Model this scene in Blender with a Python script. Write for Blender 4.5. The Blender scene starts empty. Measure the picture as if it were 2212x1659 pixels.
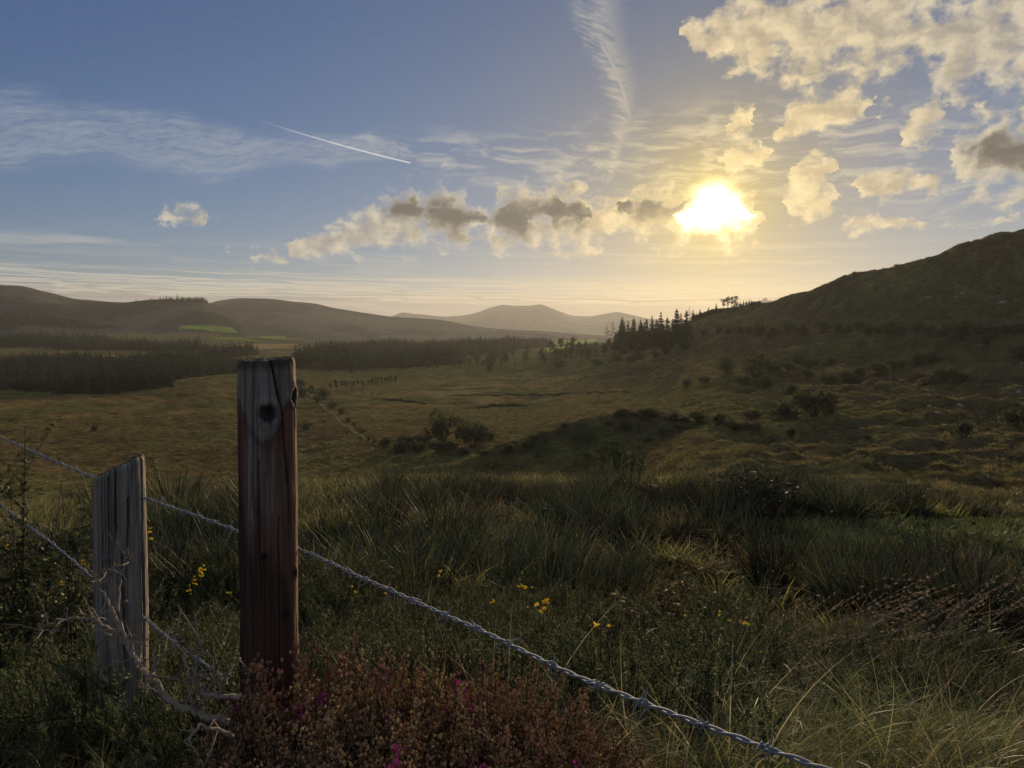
import bpy, bmesh, math, random
import numpy as np
from mathutils import Vector, Matrix, Euler

rng = np.random.default_rng(7)
random.seed(7)
scene = bpy.context.scene
C = scene.collection

# ------------------------------------------------------------------ camera
# numbers written as (px, py) are bearings measured on a 2212 x 1659 sheet, focal 1598
F, CX, CY = 1598.0, 1106.0, 829.5
PITCH = math.radians(4.4)
CAMZ = 48.0
def ray(px, py):
    a, b = (px - CX) / F, (py - CY) / F
    return (a, math.cos(PITCH) - b * math.sin(PITCH), -math.sin(PITCH) - b * math.cos(PITCH))
def at(px, py, d):
    r = ray(px, py); k = d / r[1]
    return Vector((r[0] * k, d, CAMZ + r[2] * k))
def azel(px, py):
    r = ray(px, py)
    return (math.degrees(math.atan2(r[0], r[1])), math.degrees(math.atan2(r[2], math.hypot(r[0], r[1]))))

cam_d = bpy.data.cameras.new('camera'); cam = bpy.data.objects.new('camera', cam_d); C.objects.link(cam)
cam.location = (0, 0, CAMZ); cam.rotation_euler = (math.radians(90) - PITCH, 0, 0)
cam_d.sensor_width = 36.0; cam_d.lens = 36.0 * F / 2212.0
cam_d.clip_start = 0.05; cam_d.clip_end = 60000
scene.camera = cam

# ------------------------------------------------------------------ light and exposure
SUN_PX = (1542, 440)
SUN_AZ, SUN_EL = azel(*SUN_PX)
sv = Vector((math.sin(math.radians(SUN_AZ)) * math.cos(math.radians(SUN_EL)),
             math.cos(math.radians(SUN_AZ)) * math.cos(math.radians(SUN_EL)), math.sin(math.radians(SUN_EL))))
SUN_STRENGTH = 5.0
sd = bpy.data.lights.new('sun', 'SUN'); sd.energy = SUN_STRENGTH; sd.angle = math.radians(1.2); sd.color = (1.0, 0.77, 0.48)
so = bpy.data.objects.new('sun', sd); C.objects.link(so)
so.rotation_euler = sv.to_track_quat('Z', 'Y').to_euler(); so.location = (60, 200, 150)
SKY_STRENGTH = 0.05
scene.view_settings.view_transform = 'Standard'; scene.view_settings.look = 'None'
scene.view_settings.exposure = 0.32; scene.view_settings.gamma = 1.0; scene.view_settings.use_curve_mapping = False
scene.render.engine = 'CYCLES'
cy = scene.cycles
cy.max_bounces = 6; cy.diffuse_bounces = 3; cy.glossy_bounces = 2; cy.transmission_bounces = 3; cy.volume_bounces = 0
cy.transparent_max_bounces = 8; cy.caustics_reflective = False; cy.caustics_refractive = False
cy.use_denoising = True; cy.sample_clamp_indirect = 6.0
cy.use_adaptive_sampling = True; cy.adaptive_threshold = 0.02; cy.adaptive_min_samples = 24; cy.denoising_prefilter = 'NONE'

# ------------------------------------------------------------------ sky (world)
world = bpy.data.worlds.new('World'); scene.world = world; world.use_nodes = True
nt = world.node_tree; nt.nodes.clear()
class E:
    """a shader-node value with arithmetic"""
    tree = None
    def __init__(s, sock): s.s = sock
    @staticmethod
    def m(op, *args, clamp=False):
        n = E.tree.nodes.new('ShaderNodeMath'); n.operation = op; n.use_clamp = clamp
        for i, a in enumerate(args):
            if isinstance(a, E): E.tree.links.new(a.s, n.inputs[i])
            else: n.inputs[i].default_value = a
        return E(n.outputs[0])
    def __add__(s, o): return E.m('ADD', s, o)
    def __radd__(s, o): return E.m('ADD', s, o)
    def __sub__(s, o): return E.m('SUBTRACT', s, o)
    def __rsub__(s, o): return E.m('SUBTRACT', o, s)
    def __mul__(s, o): return E.m('MULTIPLY', s, o)
    def __rmul__(s, o): return E.m('MULTIPLY', s, o)
    def __truediv__(s, o): return E.m('DIVIDE', s, o)
    def mx(s, o): return E.m('MAXIMUM', s, o)
    def mn(s, o): return E.m('MINIMUM', s, o)
    def pw(s, o): return E.m('POWER', s, o)
    def ab(s): return E.m('ABSOLUTE', s)
    def sat(s): return E.m('MULTIPLY', s, 1.0, clamp=True)
    def ss(s, a, b):
        n = E.tree.nodes.new('ShaderNodeMapRange'); n.interpolation_type = 'SMOOTHSTEP'
        E.tree.links.new(s.s, n.inputs[0]); n.inputs[1].default_value = a; n.inputs[2].default_value = b
        return E(n.outputs[0])
def combine(x, y, z=0.0):
    n = E.tree.nodes.new('ShaderNodeCombineXYZ')
    for i, a in enumerate((x, y, z)):
        if isinstance(a, E): E.tree.links.new(a.s, n.inputs[i])
        else: n.inputs[i].default_value = a
    return n.outputs[0]
def noise(vec, scale, detail=5, rough=0.55, dist=0.0, dim='2D'):
    n = E.tree.nodes.new('ShaderNodeTexNoise'); n.noise_dimensions = dim
    E.tree.links.new(vec, n.inputs['Vector'])
    n.inputs['Scale'].default_value = scale; n.inputs['Detail'].default_value = detail
    n.inputs['Roughness'].default_value = rough; n.inputs['Distortion'].default_value = dist
    return E(n.outputs[0])
def mixc(f, a, b):
    n = E.tree.nodes.new('ShaderNodeMix'); n.data_type = 'RGBA'
    for i, v in ((0, f), (6, a), (7, b)):
        if isinstance(v, E): E.tree.links.new(v.s, n.inputs[i])
        elif hasattr(v, 'is_linked'): E.tree.links.new(v, n.inputs[i])
        elif isinstance(v, (int, float)): n.inputs[i].default_value = v
        else: n.inputs[i].default_value = (*v, 1)
    return n.outputs[2]
E.tree = nt
tc = nt.nodes.new('ShaderNodeTexCoord')
sx = nt.nodes.new('ShaderNodeSeparateXYZ'); nt.links.new(tc.outputs['Generated'], sx.inputs[0])
X, Y, Z = (E(sx.outputs[i]) for i in range(3))
U = E.m('ARCTAN2', X, Y) * (180 / math.pi)
V = E.m('ARCSINE', Z) * (180 / math.pi)
UV = combine(U, V)
sky = nt.nodes.new('ShaderNodeTexSky'); sky.sky_type = 'NISHITA'; sky.sun_disc = False
sky.sun_elevation = math.radians(SUN_EL); sky.sun_rotation = math.radians(SUN_AZ)
sky.altitude = 60; sky.air_density = 1.0; sky.dust_density = 0.3; sky.ozone_density = 2.0
dn = nt.nodes.new('ShaderNodeVectorMath'); dn.operation = 'DOT_PRODUCT'
nt.links.new(tc.outputs['Generated'], dn.inputs[0]); dn.inputs[1].default_value = sv
TH = E.m('ARCCOSINE', E(dn.outputs['Value']).mn(0.999999)) * (180 / math.pi)     # degrees from the sun
near = E.m('EXPONENT', TH * TH * (-1 / (2 * 9.0 ** 2)))       # light scattered forward by thin cloud
wide = E.m('EXPONENT', TH * (-1 / 13.0))


def curve(val, pts, lo, hi, dlo, dhi):
    """piecewise smooth function of a node value"""
    fc = nt.nodes.new('ShaderNodeFloatCurve'); cu = fc.mapping.curves[0]; fc.mapping.extend = 'HORIZONTAL'
    q = sorted(((p[0] - dlo) / (dhi - dlo), (p[1] - lo) / (hi - lo)) for p in pts)
    cu.points[0].location = q[0]; cu.points[1].location = q[-1]
    for p in q[1:-1]: cu.points.new(*p)
    for p in cu.points: p.handle_type = 'AUTO_CLAMPED'
    fc.mapping.update()
    nt.links.new(((val - dlo) * (1 / (dhi - dlo))).sat().s, fc.inputs[1])
    return E(fc.outputs[0]) * (hi - lo) + lo
def vmath(op, *args):
    n = nt.nodes.new('ShaderNodeVectorMath'); n.operation = op
    for i, v in enumerate(args):
        if isinstance(v, tuple): n.inputs[i].default_value = v
        elif isinstance(v, (int, float)): n.inputs['Scale'].default_value = v
        else: nt.links.new(v, n.inputs[i])
    return n.outputs[0]
ULO, UHI = -38.0, 40.0
def rows(tvec, vvec, three, grow=1.0):
    """three rows of cloud, each given as (bearing x, centre y, half height); heart 1, edge 0"""
    cn_, hn_ = nt.nodes.new('ShaderNodeRGBCurve'), nt.nodes.new('ShaderNodeRGBCurve')
    for k, pts in enumerate(three):
        c, h = [], []
        for px, py, hh in pts:
            u, v = azel(px, py); v2 = azel(px, py - abs(hh))[1]
            c.append((u, v)); h.append((u, math.copysign((v2 - v) * grow, hh)))
        h = [(c[0][0] - 1.2, -1.0)] + h + [(c[-1][0] + 1.2, -1.0)]
        c = [(c[0][0] - 1.2, c[0][1])] + c + [(c[-1][0] + 1.2, c[-1][1])]
        for nd, lst, f in ((cn_, c, lambda v: v / 40.0), (hn_, h, lambda v: (v + 2.0) / 10.0)):
            nd.mapping.extend = 'HORIZONTAL'; cu = nd.mapping.curves[k]
            q = [((u - ULO) / (UHI - ULO), f(v)) for u, v in lst]
            q = [p for p in q if 0 <= p[0] <= 1] or [(0.0, q[0][1]), (1.0, q[-1][1])]
            if q[0][0] > 0.02: q = [(q[0][0] - 0.015, q[0][1])] + q
            if q[-1][0] < 0.98: q = q + [(q[-1][0] + 0.015, q[-1][1])]
            cu.points[0].location = q[0]; cu.points[1].location = q[-1]
            for p in q[1:-1]: cu.points.new(*p)
            for p in cu.points: p.handle_type = 'AUTO_CLAMPED'
    for nd in (cn_, hn_): nd.mapping.update(); nt.links.new(tvec, nd.inputs[1])
    dv = vmath('ABSOLUTE', vmath('SUBTRACT', vvec, cn_.outputs[0]))
    hh = vmath('MULTIPLY_ADD', hn_.outputs[0], (0.25,) * 3, (-0.05,) * 3)          # half height / 40
    m = vmath('SUBTRACT', (1.0, 1.0, 1.0), vmath('DIVIDE', dv, vmath('MAXIMUM', hh, (0.002,) * 3)))
    m = vmath('MINIMUM', m, vmath('SCALE', hh, 64.0))
    sp = nt.nodes.new('ShaderNodeSeparateXYZ'); nt.links.new(m, sp.inputs[0])
    return [E(sp.outputs[i]) for i in range(3)]

# cirrus: a rippled sheet, a feathered plume, a thin vapour trail, wisps and level bands low down
warp = noise(UV, 0.16, 2)
w2 = noise(combine(U * 0.35 + 7.0, V * 0.5), 0.5, 2)
rip = noise(combine(U * 0.10 + V * 0.16 + w2 * 0.5, V * 1.1 - U * 0.12 + warp * 2.6), 1.9, 4, 0.62)
rip2 = noise(combine(U * 0.5 + V * 1.0, V * 2.6 - U * 0.75 + warp * 1.5), 1.7, 3, 0.6)
TU = combine(*[(U - ULO) * (1 / (UHI - ULO))] * 3); TV = combine(*[V * (1 / 40.0)] * 3)
sheet_m, wisp_m, leftw_m = rows(TU, TV, [
    [(-500, 290, 90), (0, 295, 108), (150, 302, 106), (270, 312, 92), (420, 325, 76), (560, 325, 60), (700, 325, 48), (850, 320, 30)],
    [(760, 300, 10), (900, 320, 60), (1100, 350, 95), (1300, 330, 110), (1500, 330, 150), (1800, 330, 190), (2100, 360, 200), (2500, 360, 200)],
    [(-600, 515, 20), (0, 512, 24), (150, 515, 14), (280, 521, 4)]])
sheet = (sheet_m + (rip - 0.5) * 0.35 + (w2 - 0.5) * 0.9 + (warp - 0.5) * 0.7).ss(0.0, 0.75) * (0.60 + (rip - 0.5) * 1.5 + (rip2 - 0.5) * 1.0).sat()
pl = [azel(1290, -60), azel(1300, 60), azel(1335, 170), azel(1345, 260), azel(1330, 330), azel(1312, 405)]
du = U - curve(V, [(v, u) for u, v in pl], 0.0, 14.0, pl[-1][1] - 1, pl[0][1] + 1)
vv = (V - pl[-1][1]).mx(0.0)
hw = vv * 0.19 + 0.28
fe = noise(combine(U * 0.40 + warp * 1.6 + w2, V * 1.9 + U * 0.6 + warp * 1.5), 1.5, 5, 0.68)
plume = (1.0 - (du / hw + (fe - 0.5) * 1.4).ab()).ss(0.0, 1.0) * vv.ss(0.0, 0.8) * (0.55 + (fe - 0.5) * 2.2).sat() * (1.0 - vv.ss(11.0, 19.0) * 0.5)
spine = (1.0 - ((du + (V - 18.0) * 0.16) / 0.30 + (fe - 0.5) * 1.2).ab()).ss(0.0, 1.0) * (1.0 - ((V - 18.0) / 4.0).ab()).ss(0.0, 0.6) * 0.55
(u0, v0), (u1, v1) = azel(525, 248), azel(887, 352)
L = math.hypot(u1 - u0, v1 - v0); ex, ey = (u1 - u0) / L, (v1 - v0) / L
al = (U - u0) * ex + (V - v0) * ey; ac = (U - u0) * (-ey) + (V - v0) * ex
trail = (1.0 - ((ac - al * (al - L) * 0.002) / 0.075).ab()).ss(0.0, 0.9) * al.ss(0.0, L * 0.75) * (1.0 - al.ss(L - 0.05, L + 0.02)) * 0.85
wis = noise(combine(U * 0.20 + warp * 1.2, V * 1.0 + U * 0.05 + w2 * 1.2), 1.35, 5, 0.6)
wisp = wisp_m.ss(0.0, 0.8) * (wis - 0.42).ss(0.0, 0.30)
lowb = noise(combine(U * 0.055 + warp * 0.6, V * 1.05 + w2 * 0.45 + U * 0.012), 1.9, 5, 0.6)
low = (1.0 - ((V - 3.6) / 4.0).ab()).ss(0.0, 0.7) * (lowb - 0.42).ss(0.0, 0.26) * (0.45 + wide)
lb2 = noise(combine(U * 0.035 + 3.0 + w2 * 0.3, V * 1.9 + U * 0.035 + w2 * 0.5), 1.5, 4, 0.6)
strata = (1.0 - ((V - 2.75 + U * 0.012 + (lowb - 0.5) * 0.8) / 1.25).ab()).ss(0.0, 0.55) * (1.0 - ((lb2 - 0.50) / 0.085).ab()).mx((lb2 - 0.54) * 5.0).sat().ss(0.0, 0.9)
leftw = leftw_m.ss(0.0, 0.7) * (0.4 + (lowb - 0.4) * 2.0).sat()
cirrus = (sheet * 0.55).mx(plume * 0.72).mx(spine).mx(wisp * 0.68).mx(low * 0.45).mx(strata * 0.88).mx(leftw * 0.8)
cirrus = cirrus * (V + 0.5).ss(0.0, 1.5)

# grey bank resting on the horizon
bank = (1.0 - ((V - 1.2 + U * 0.01) / (1.7 + (warp - 0.5) * 1.0 + (lowb - 0.5) * 1.2)).mx(0.0)).ss(0.0, 0.55) * 0.88

# cumulus: rows of cloud broken up by fractal noise
wx = noise(combine(U + 31.0, V * 1.3), 0.6, 4); wy = noise(combine(U - 17.0, V * 1.3 + 9.0), 0.6, 4)
Uw = U + (wx - 0.5) * 3.0; Vw = V + (wy - 0.5) * 1.7
cn = noise(combine(U + wx * 0.8, V * 1.35 + wy * 0.8), 0.58, 7, 0.54)
(tsx, tsy) = (SUN_AZ - U), (SUN_EL - V); tl = (tsx * tsx + tsy * tsy).pw(0.5).mx(1.0)
cb = noise(combine(U + wx * 0.8 + tsx / tl * 0.8, V * 1.35 + wy * 0.8 + tsy / tl * 1.1), 0.58, 3, 0.54)     # the same cloud a little nearer the sun
cn2 = noise(combine(U * 1.0 + 50.0, V * 1.4 + 20.0), 2.2, 4, 0.62)
TUw = combine(*[(Uw - ULO) * (1 / (UHI - ULO))] * 3); TVw = combine(*[Vw * (1 / 40.0)] * 3)
r1, r2, r3 = rows(TUw, TVw, [
    [(610, 535, 6), (690, 525, 24), (760, 505, 38), (850, 480, 48), (930, 462, 58), (1000, 478, 48), (1035, 475, 24), (1075, 475, 50), (1130, 472, 62), (1220, 465, 62),
                  (1290, 480, 46), (1330, 465, 28), (1400, 460, 50), (1490, 462, 52), (1590, 465, 50), (1640, 470, 30), (1668, 445, -12), (1690, 430, 20), (1735, 430, 44), (1795, 425, 28), (1830, 425, -20)],
    [(1560, 345, 10), (1600, 342, 24), (1640, 330, 22), (1690, 335, -14), (1735, 375, 26), (1775, 370, 38), (1815, 385, -14), (1870, 398, 24), (1960, 392, 28),
                        (2010, 395, 18), (2032, 378, 4), (2062, 352, 34), (2120, 335, 74), (2200, 335, 82), (2300, 335, 80), (2400, 340, 30)],
    [(1570, 272, 8), (1610, 262, 26), (1655, 268, -14), (1690, 262, 28), (1760, 250, 44), (1840, 230, 42), (1885, 222, 28), (1912, 255, -20), (1945, 295, 14), (1975, 272, 20), (2020, 250, 40), (2065, 242, -14), (2110, 230, 10), (2160, 235, -5), (2250, 240, 20)]], 1.36)
r4, r5, r6 = rows(TUw, TVw, [
    [(1470, 78, 10), (1530, 78, 46), (1620, 74, 84), (1750, 62, 110), (1900, 45, 115), (1985, 60, 80), (2050, 90, 95), (2150, 90, 130), (2260, 70, 140), (2450, 60, 120), (2700, 60, 40)],
    [(330, 472, -4), (355, 470, 14), (395, 466, 28), (435, 472, 15), (470, 478, -4), (520, 556, -3), (545, 556, 11), (580, 553, 15), (610, 558, 6), (640, 556, -6)],
    [(1820, 484, 8), (1900, 480, 16), (1980, 490, 10), (2110, 478, 6), (2180, 470, 8)]], 1.22)
d1, d2, lobe_m = rows(TUw, TVw, [
    [(830, 440, 12), (870, 445, 38), (940, 455, 46), (1000, 475, 34), (1035, 465, 12), (1075, 465, 40), (1130, 475, 44), (1175, 465, 26), (1220, 450, 48), (1265, 465, 26), (1300, 460, -6),
                  (1350, 445, 20), (1400, 440, 36), (1450, 440, 26), (1480, 435, 20), (1530, 440, -5)],
    [(2060, 330, -6), (2105, 322, 14), (2165, 328, 44), (2220, 330, 60), (2330, 330, 60)],
    [(1440, 470, -4), (1470, 470, 14), (1510, 468, 34), (1560, 462, 44), (1600, 462, 30), (1630, 465, -4)]], 1.35)
cm = r1.mx(r2).mx(r3).mx(r4).mx(r5 * 0.72).mx(r6 * 0.8)
dens = cm.mx(-1.2) * 0.95 + (cn - 0.5) * 2.1 + (cn2 - 0.5) * 0.40 - 0.02
cal = dens.ss(-0.12, 0.72)
thick = (0.35 + dens * 0.35 + (cb - cn) * 2.0 + (cn2 - 0.5) * 0.25 + (cn - 0.5) * 0.6).ss(0.0, 1.1)
dk = (d1.mx(d2) + (cn - 0.5) * 0.9 + (cn2 - 0.5) * 0.2).ss(-0.35, 1.05) * dens.ss(0.05, 0.8)

# colours
rim = mixc(near, (0.62, 0.55, 0.42), (1.05, 0.80, 0.40))
body = mixc(near, (0.31, 0.295, 0.275), (0.66, 0.49, 0.25))
cloud_c = mixc(thick, rim, body)
cloud_c = mixc(dk, cloud_c, (0.125, 0.115, 0.10))
cir_c = mixc(wide * 1.0, (0.33, 0.38, 0.44), (0.95, 0.72, 0.36))
cir_c = mixc(V.ss(0.5, 8.0), mixc(wide * 1.1, (0.52, 0.48, 0.38), (0.84, 0.56, 0.19)), cir_c)
bank_c = mixc(wide * 1.1, (0.15, 0.155, 0.175), (0.48, 0.31, 0.10))

def vm(op, a, b):
    n = nt.nodes.new('ShaderNodeVectorMath'); n.operation = op
    for i, v in enumerate((a, b)):
        if isinstance(v, tuple): n.inputs[i].default_value = v
        else: nt.links.new(v, n.inputs[i])
    return n.outputs[0]
tint = mixc((wide * 1.15).sat(), (0.74, 0.94, 1.60), (0.76, 0.56, 0.20))
lvl = vm('MULTIPLY', sky.outputs[0], tint)
lvl = vm('DIVIDE', lvl, vm('ADD', vm('MULTIPLY', lvl, (1.1 * SKY_STRENGTH,) * 3), (1, 1, 1)))     # the glare round the sun rolls off
bg_sky = nt.nodes.new('ShaderNodeBackground'); nt.links.new(lvl, bg_sky.inputs[0]); bg_sky.inputs[1].default_value = SKY_STRENGTH
def over(sh, col, fac):
    b = nt.nodes.new('ShaderNodeBackground'); nt.links.new(col, b.inputs[0]); b.inputs[1].default_value = 0.80
    m = nt.nodes.new('ShaderNodeMixShader'); nt.links.new(fac.s, m.inputs[0]); nt.links.new(sh, m.inputs[1]); nt.links.new(b.outputs[0], m.inputs[2])
    return m.outputs[0]
sh = over(bg_sky.outputs[0], bank_c, bank)
sh = over(sh, cir_c, cirrus)
sh = over(sh, mixc(0.0, (0.74, 0.74, 0.72), (1, 1, 1)), trail)
sh = over(sh, cloud_c, cal)
# the sun itself burning through the cloud's edge
core = E.m('EXPONENT', TH * TH * (-1 / (2 * 0.70 ** 2))) * 7.0
lobes = (lobe_m + (cn - 0.5) * 0.8 - dk * 0.4).ss(-0.05, 1.1) * 2.0
aur = E.m('EXPONENT', TH * (-1 / 2.8)) * 0.52
glow = core + lobes + aur + E.m('EXPONENT', TH * (-1 / 9.0)) * 0.045
ad = nt.nodes.new('ShaderNodeAddShader'); gb = nt.nodes.new('ShaderNodeBackground'); gb.inputs[0].default_value = (1.0, 0.76, 0.32, 1)
nt.links.new(glow.s, gb.inputs[1]); nt.links.new(sh, ad.inputs[0]); nt.links.new(gb.outputs[0], ad.inputs[1])
# simpler broken cloud out of view, brightened and cooled to set the fill
gn = noise(combine(U * 0.05, V * 0.10), 1.3, 4)
far_sky = over(over(bg_sky.outputs[0], mixc(wide, (0.15, 0.155, 0.175), (0.48, 0.31, 0.10)), (1.0 - (V - 0.4).mx(0.0) / 2.0).ss(0.0, 0.7) * 0.75),
               mixc(gn.ss(0.5, 0.8), (0.56, 0.57, 0.60), (0.40, 0.42, 0.45)), gn.ss(0.46, 0.60) * V.ss(3.0, 9.0) * 0.9)
gate = E.m('LESS_THAN', U.ab(), 47.0) * E.m('GREATER_THAN', V, -3.0) * E.m('LESS_THAN', V, 33.0)
gm = nt.nodes.new('ShaderNodeMixShader'); nt.links.new(gate.s, gm.inputs[0]); nt.links.new(far_sky, gm.inputs[1]); nt.links.new(ad.outputs[0], gm.inputs[2])
wo = nt.nodes.new('ShaderNodeOutputWorld'); nt.links.new(gm.outputs[0], wo.inputs[0])
world.cycles.sampling_method = 'NONE'

# ------------------------------------------------------------------ helpers: meshes and materials
def mesh_np(name, V, quads=None, tris=None, col=None, smooth=True):
    me = bpy.data.meshes.new(name)
    V = np.asarray(V, np.float32).reshape(-1, 3)
    q = np.zeros((0, 4), np.int32) if quads is None else np.asarray(quads, np.int32).reshape(-1, 4)
    t = np.zeros((0, 3), np.int32) if tris is None else np.asarray(tris, np.int32).reshape(-1, 3)
    nl = q.size + t.size
    me.vertices.add(len(V)); me.vertices.foreach_set('co', V.ravel())
    me.loops.add(nl); me.loops.foreach_set('vertex_index', np.concatenate([q.ravel(), t.ravel()]))
    me.polygons.add(len(q) + len(t))
    st = np.concatenate([np.arange(len(q)) * 4, q.size + np.arange(len(t)) * 3]).astype(np.int32)
    me.polygons.foreach_set('loop_start', st)
    me.polygons.foreach_set('use_smooth', np.full(len(st), smooth, bool))
    if col is not None:
        a = me.color_attributes.new('Col', 'FLOAT_COLOR', 'POINT')
        c = np.ones((len(V), 4), np.float32); c[:, :3] = np.asarray(col, np.float32).reshape(-1, 3)
        a.data.foreach_set('color', c.ravel())
    me.update(calc_edges=True); me.validate()
    return me
def obj(name, me, mat=None, parent=None, loc=None, coll=None):
    o = bpy.data.objects.new(name, me); (coll or C).objects.link(o)
    if mat is not None and me is not None and len(me.materials) == 0: me.materials.append(mat)
    if parent is not None: o.parent = parent
    if loc is not None: o.location = loc
    return o
def tag(o, label=None, cat=None, group=None, kind=None):
    if label: o['label'] = label
    if cat: o['category'] = cat
    if group: o['group'] = group
    if kind: o['kind'] = kind
    return o
class Geo:
    """collects pieces into one mesh"""
    def __init__(s): s.v, s.q, s.t, s.c, s.n = [], [], [], [], 0
    def add(s, V, quads=None, tris=None, col=(0.1, 0.1, 0.1)):
        V = np.asarray(V, float).reshape(-1, 3)
        c = np.asarray(col, float)
        if c.ndim == 1: c = np.tile(c, (len(V), 1))
        s.v.append(V); s.c.append(c.reshape(-1, 3))
        if quads is not None and len(quads): s.q.append(np.asarray(quads).reshape(-1, 4) + s.n)
        if tris is not None and len(tris): s.t.append(np.asarray(tris).reshape(-1, 3) + s.n)
        s.n += len(V); return s
    def mesh(s, name, smooth=True):
        return mesh_np(name, np.concatenate(s.v), np.concatenate(s.q) if s.q else None, np.concatenate(s.t) if s.t else None, np.concatenate(s.c), smooth)

def _h(ix, iy, seed):
    n = (ix.astype(np.int64) * 374761393 + iy.astype(np.int64) * 668265263 + seed * 982451653) & 0x7fffffff
    n = ((n ^ (n >> 13)) * 1274126177) & 0x7fffffff
    return ((n ^ (n >> 16)) & 0xffff) / 65535.0
def vnoise(x, y, seed=0):
    ix, iy = np.floor(x), np.floor(y); fx, fy = x - ix, y - iy
    ux, uy = fx * fx * fx * (fx * (fx * 6 - 15) + 10), fy * fy * fy * (fy * (fy * 6 - 15) + 10)
    a, b, c, d = _h(ix, iy, seed), _h(ix + 1, iy, seed), _h(ix, iy + 1, seed), _h(ix + 1, iy + 1, seed)
    return (a * (1 - ux) + b * ux) * (1 - uy) + (c * (1 - ux) + d * ux) * uy - 0.5
def fbm(x, y, seed=0, oct=4, gain=0.5):
    s, a = 0, 1.0
    for i in range(oct):
        s = s + a * vnoise(x * 2 ** i + 17.3 * i, y * 2 ** i - 9.1 * i, seed + i * 7); a *= gain
    return s
def sstep(x, a, b):
    t = np.clip((x - a) / (b - a), 0, 1); return t * t * (3 - 2 * t)
def pchip(x, y, q):
    x, y = np.asarray(x, float), np.asarray(y, float)
    h = np.diff(x); d = np.diff(y) / h; m = np.zeros_like(y)
    for i in range(1, len(x) - 1):
        if d[i - 1] * d[i] > 0:
            w1, w2 = 2 * h[i] + h[i - 1], h[i] + 2 * h[i - 1]
            m[i] = (w1 + w2) / (w1 / d[i - 1] + w2 / d[i])
    m[0], m[-1] = d[0], d[-1]
    q = np.clip(q, x[0], x[-1]); k = np.clip(np.searchsorted(x, q, side='right') - 1, 0, len(x) - 2)
    t = (q - x[k]) / h[k]
    return (y[k] * (1 + 2 * t) * (1 - t) ** 2 + m[k] * h[k] * t * (1 - t) ** 2 + y[k + 1] * t * t * (3 - 2 * t) + m[k + 1] * h[k] * t * t * (t - 1))

def node_mat(name):
    m = bpy.data.materials.new(name); m.use_nodes = True
    t = m.node_tree; t.nodes.clear(); E.tree = t
    return m, t

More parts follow.
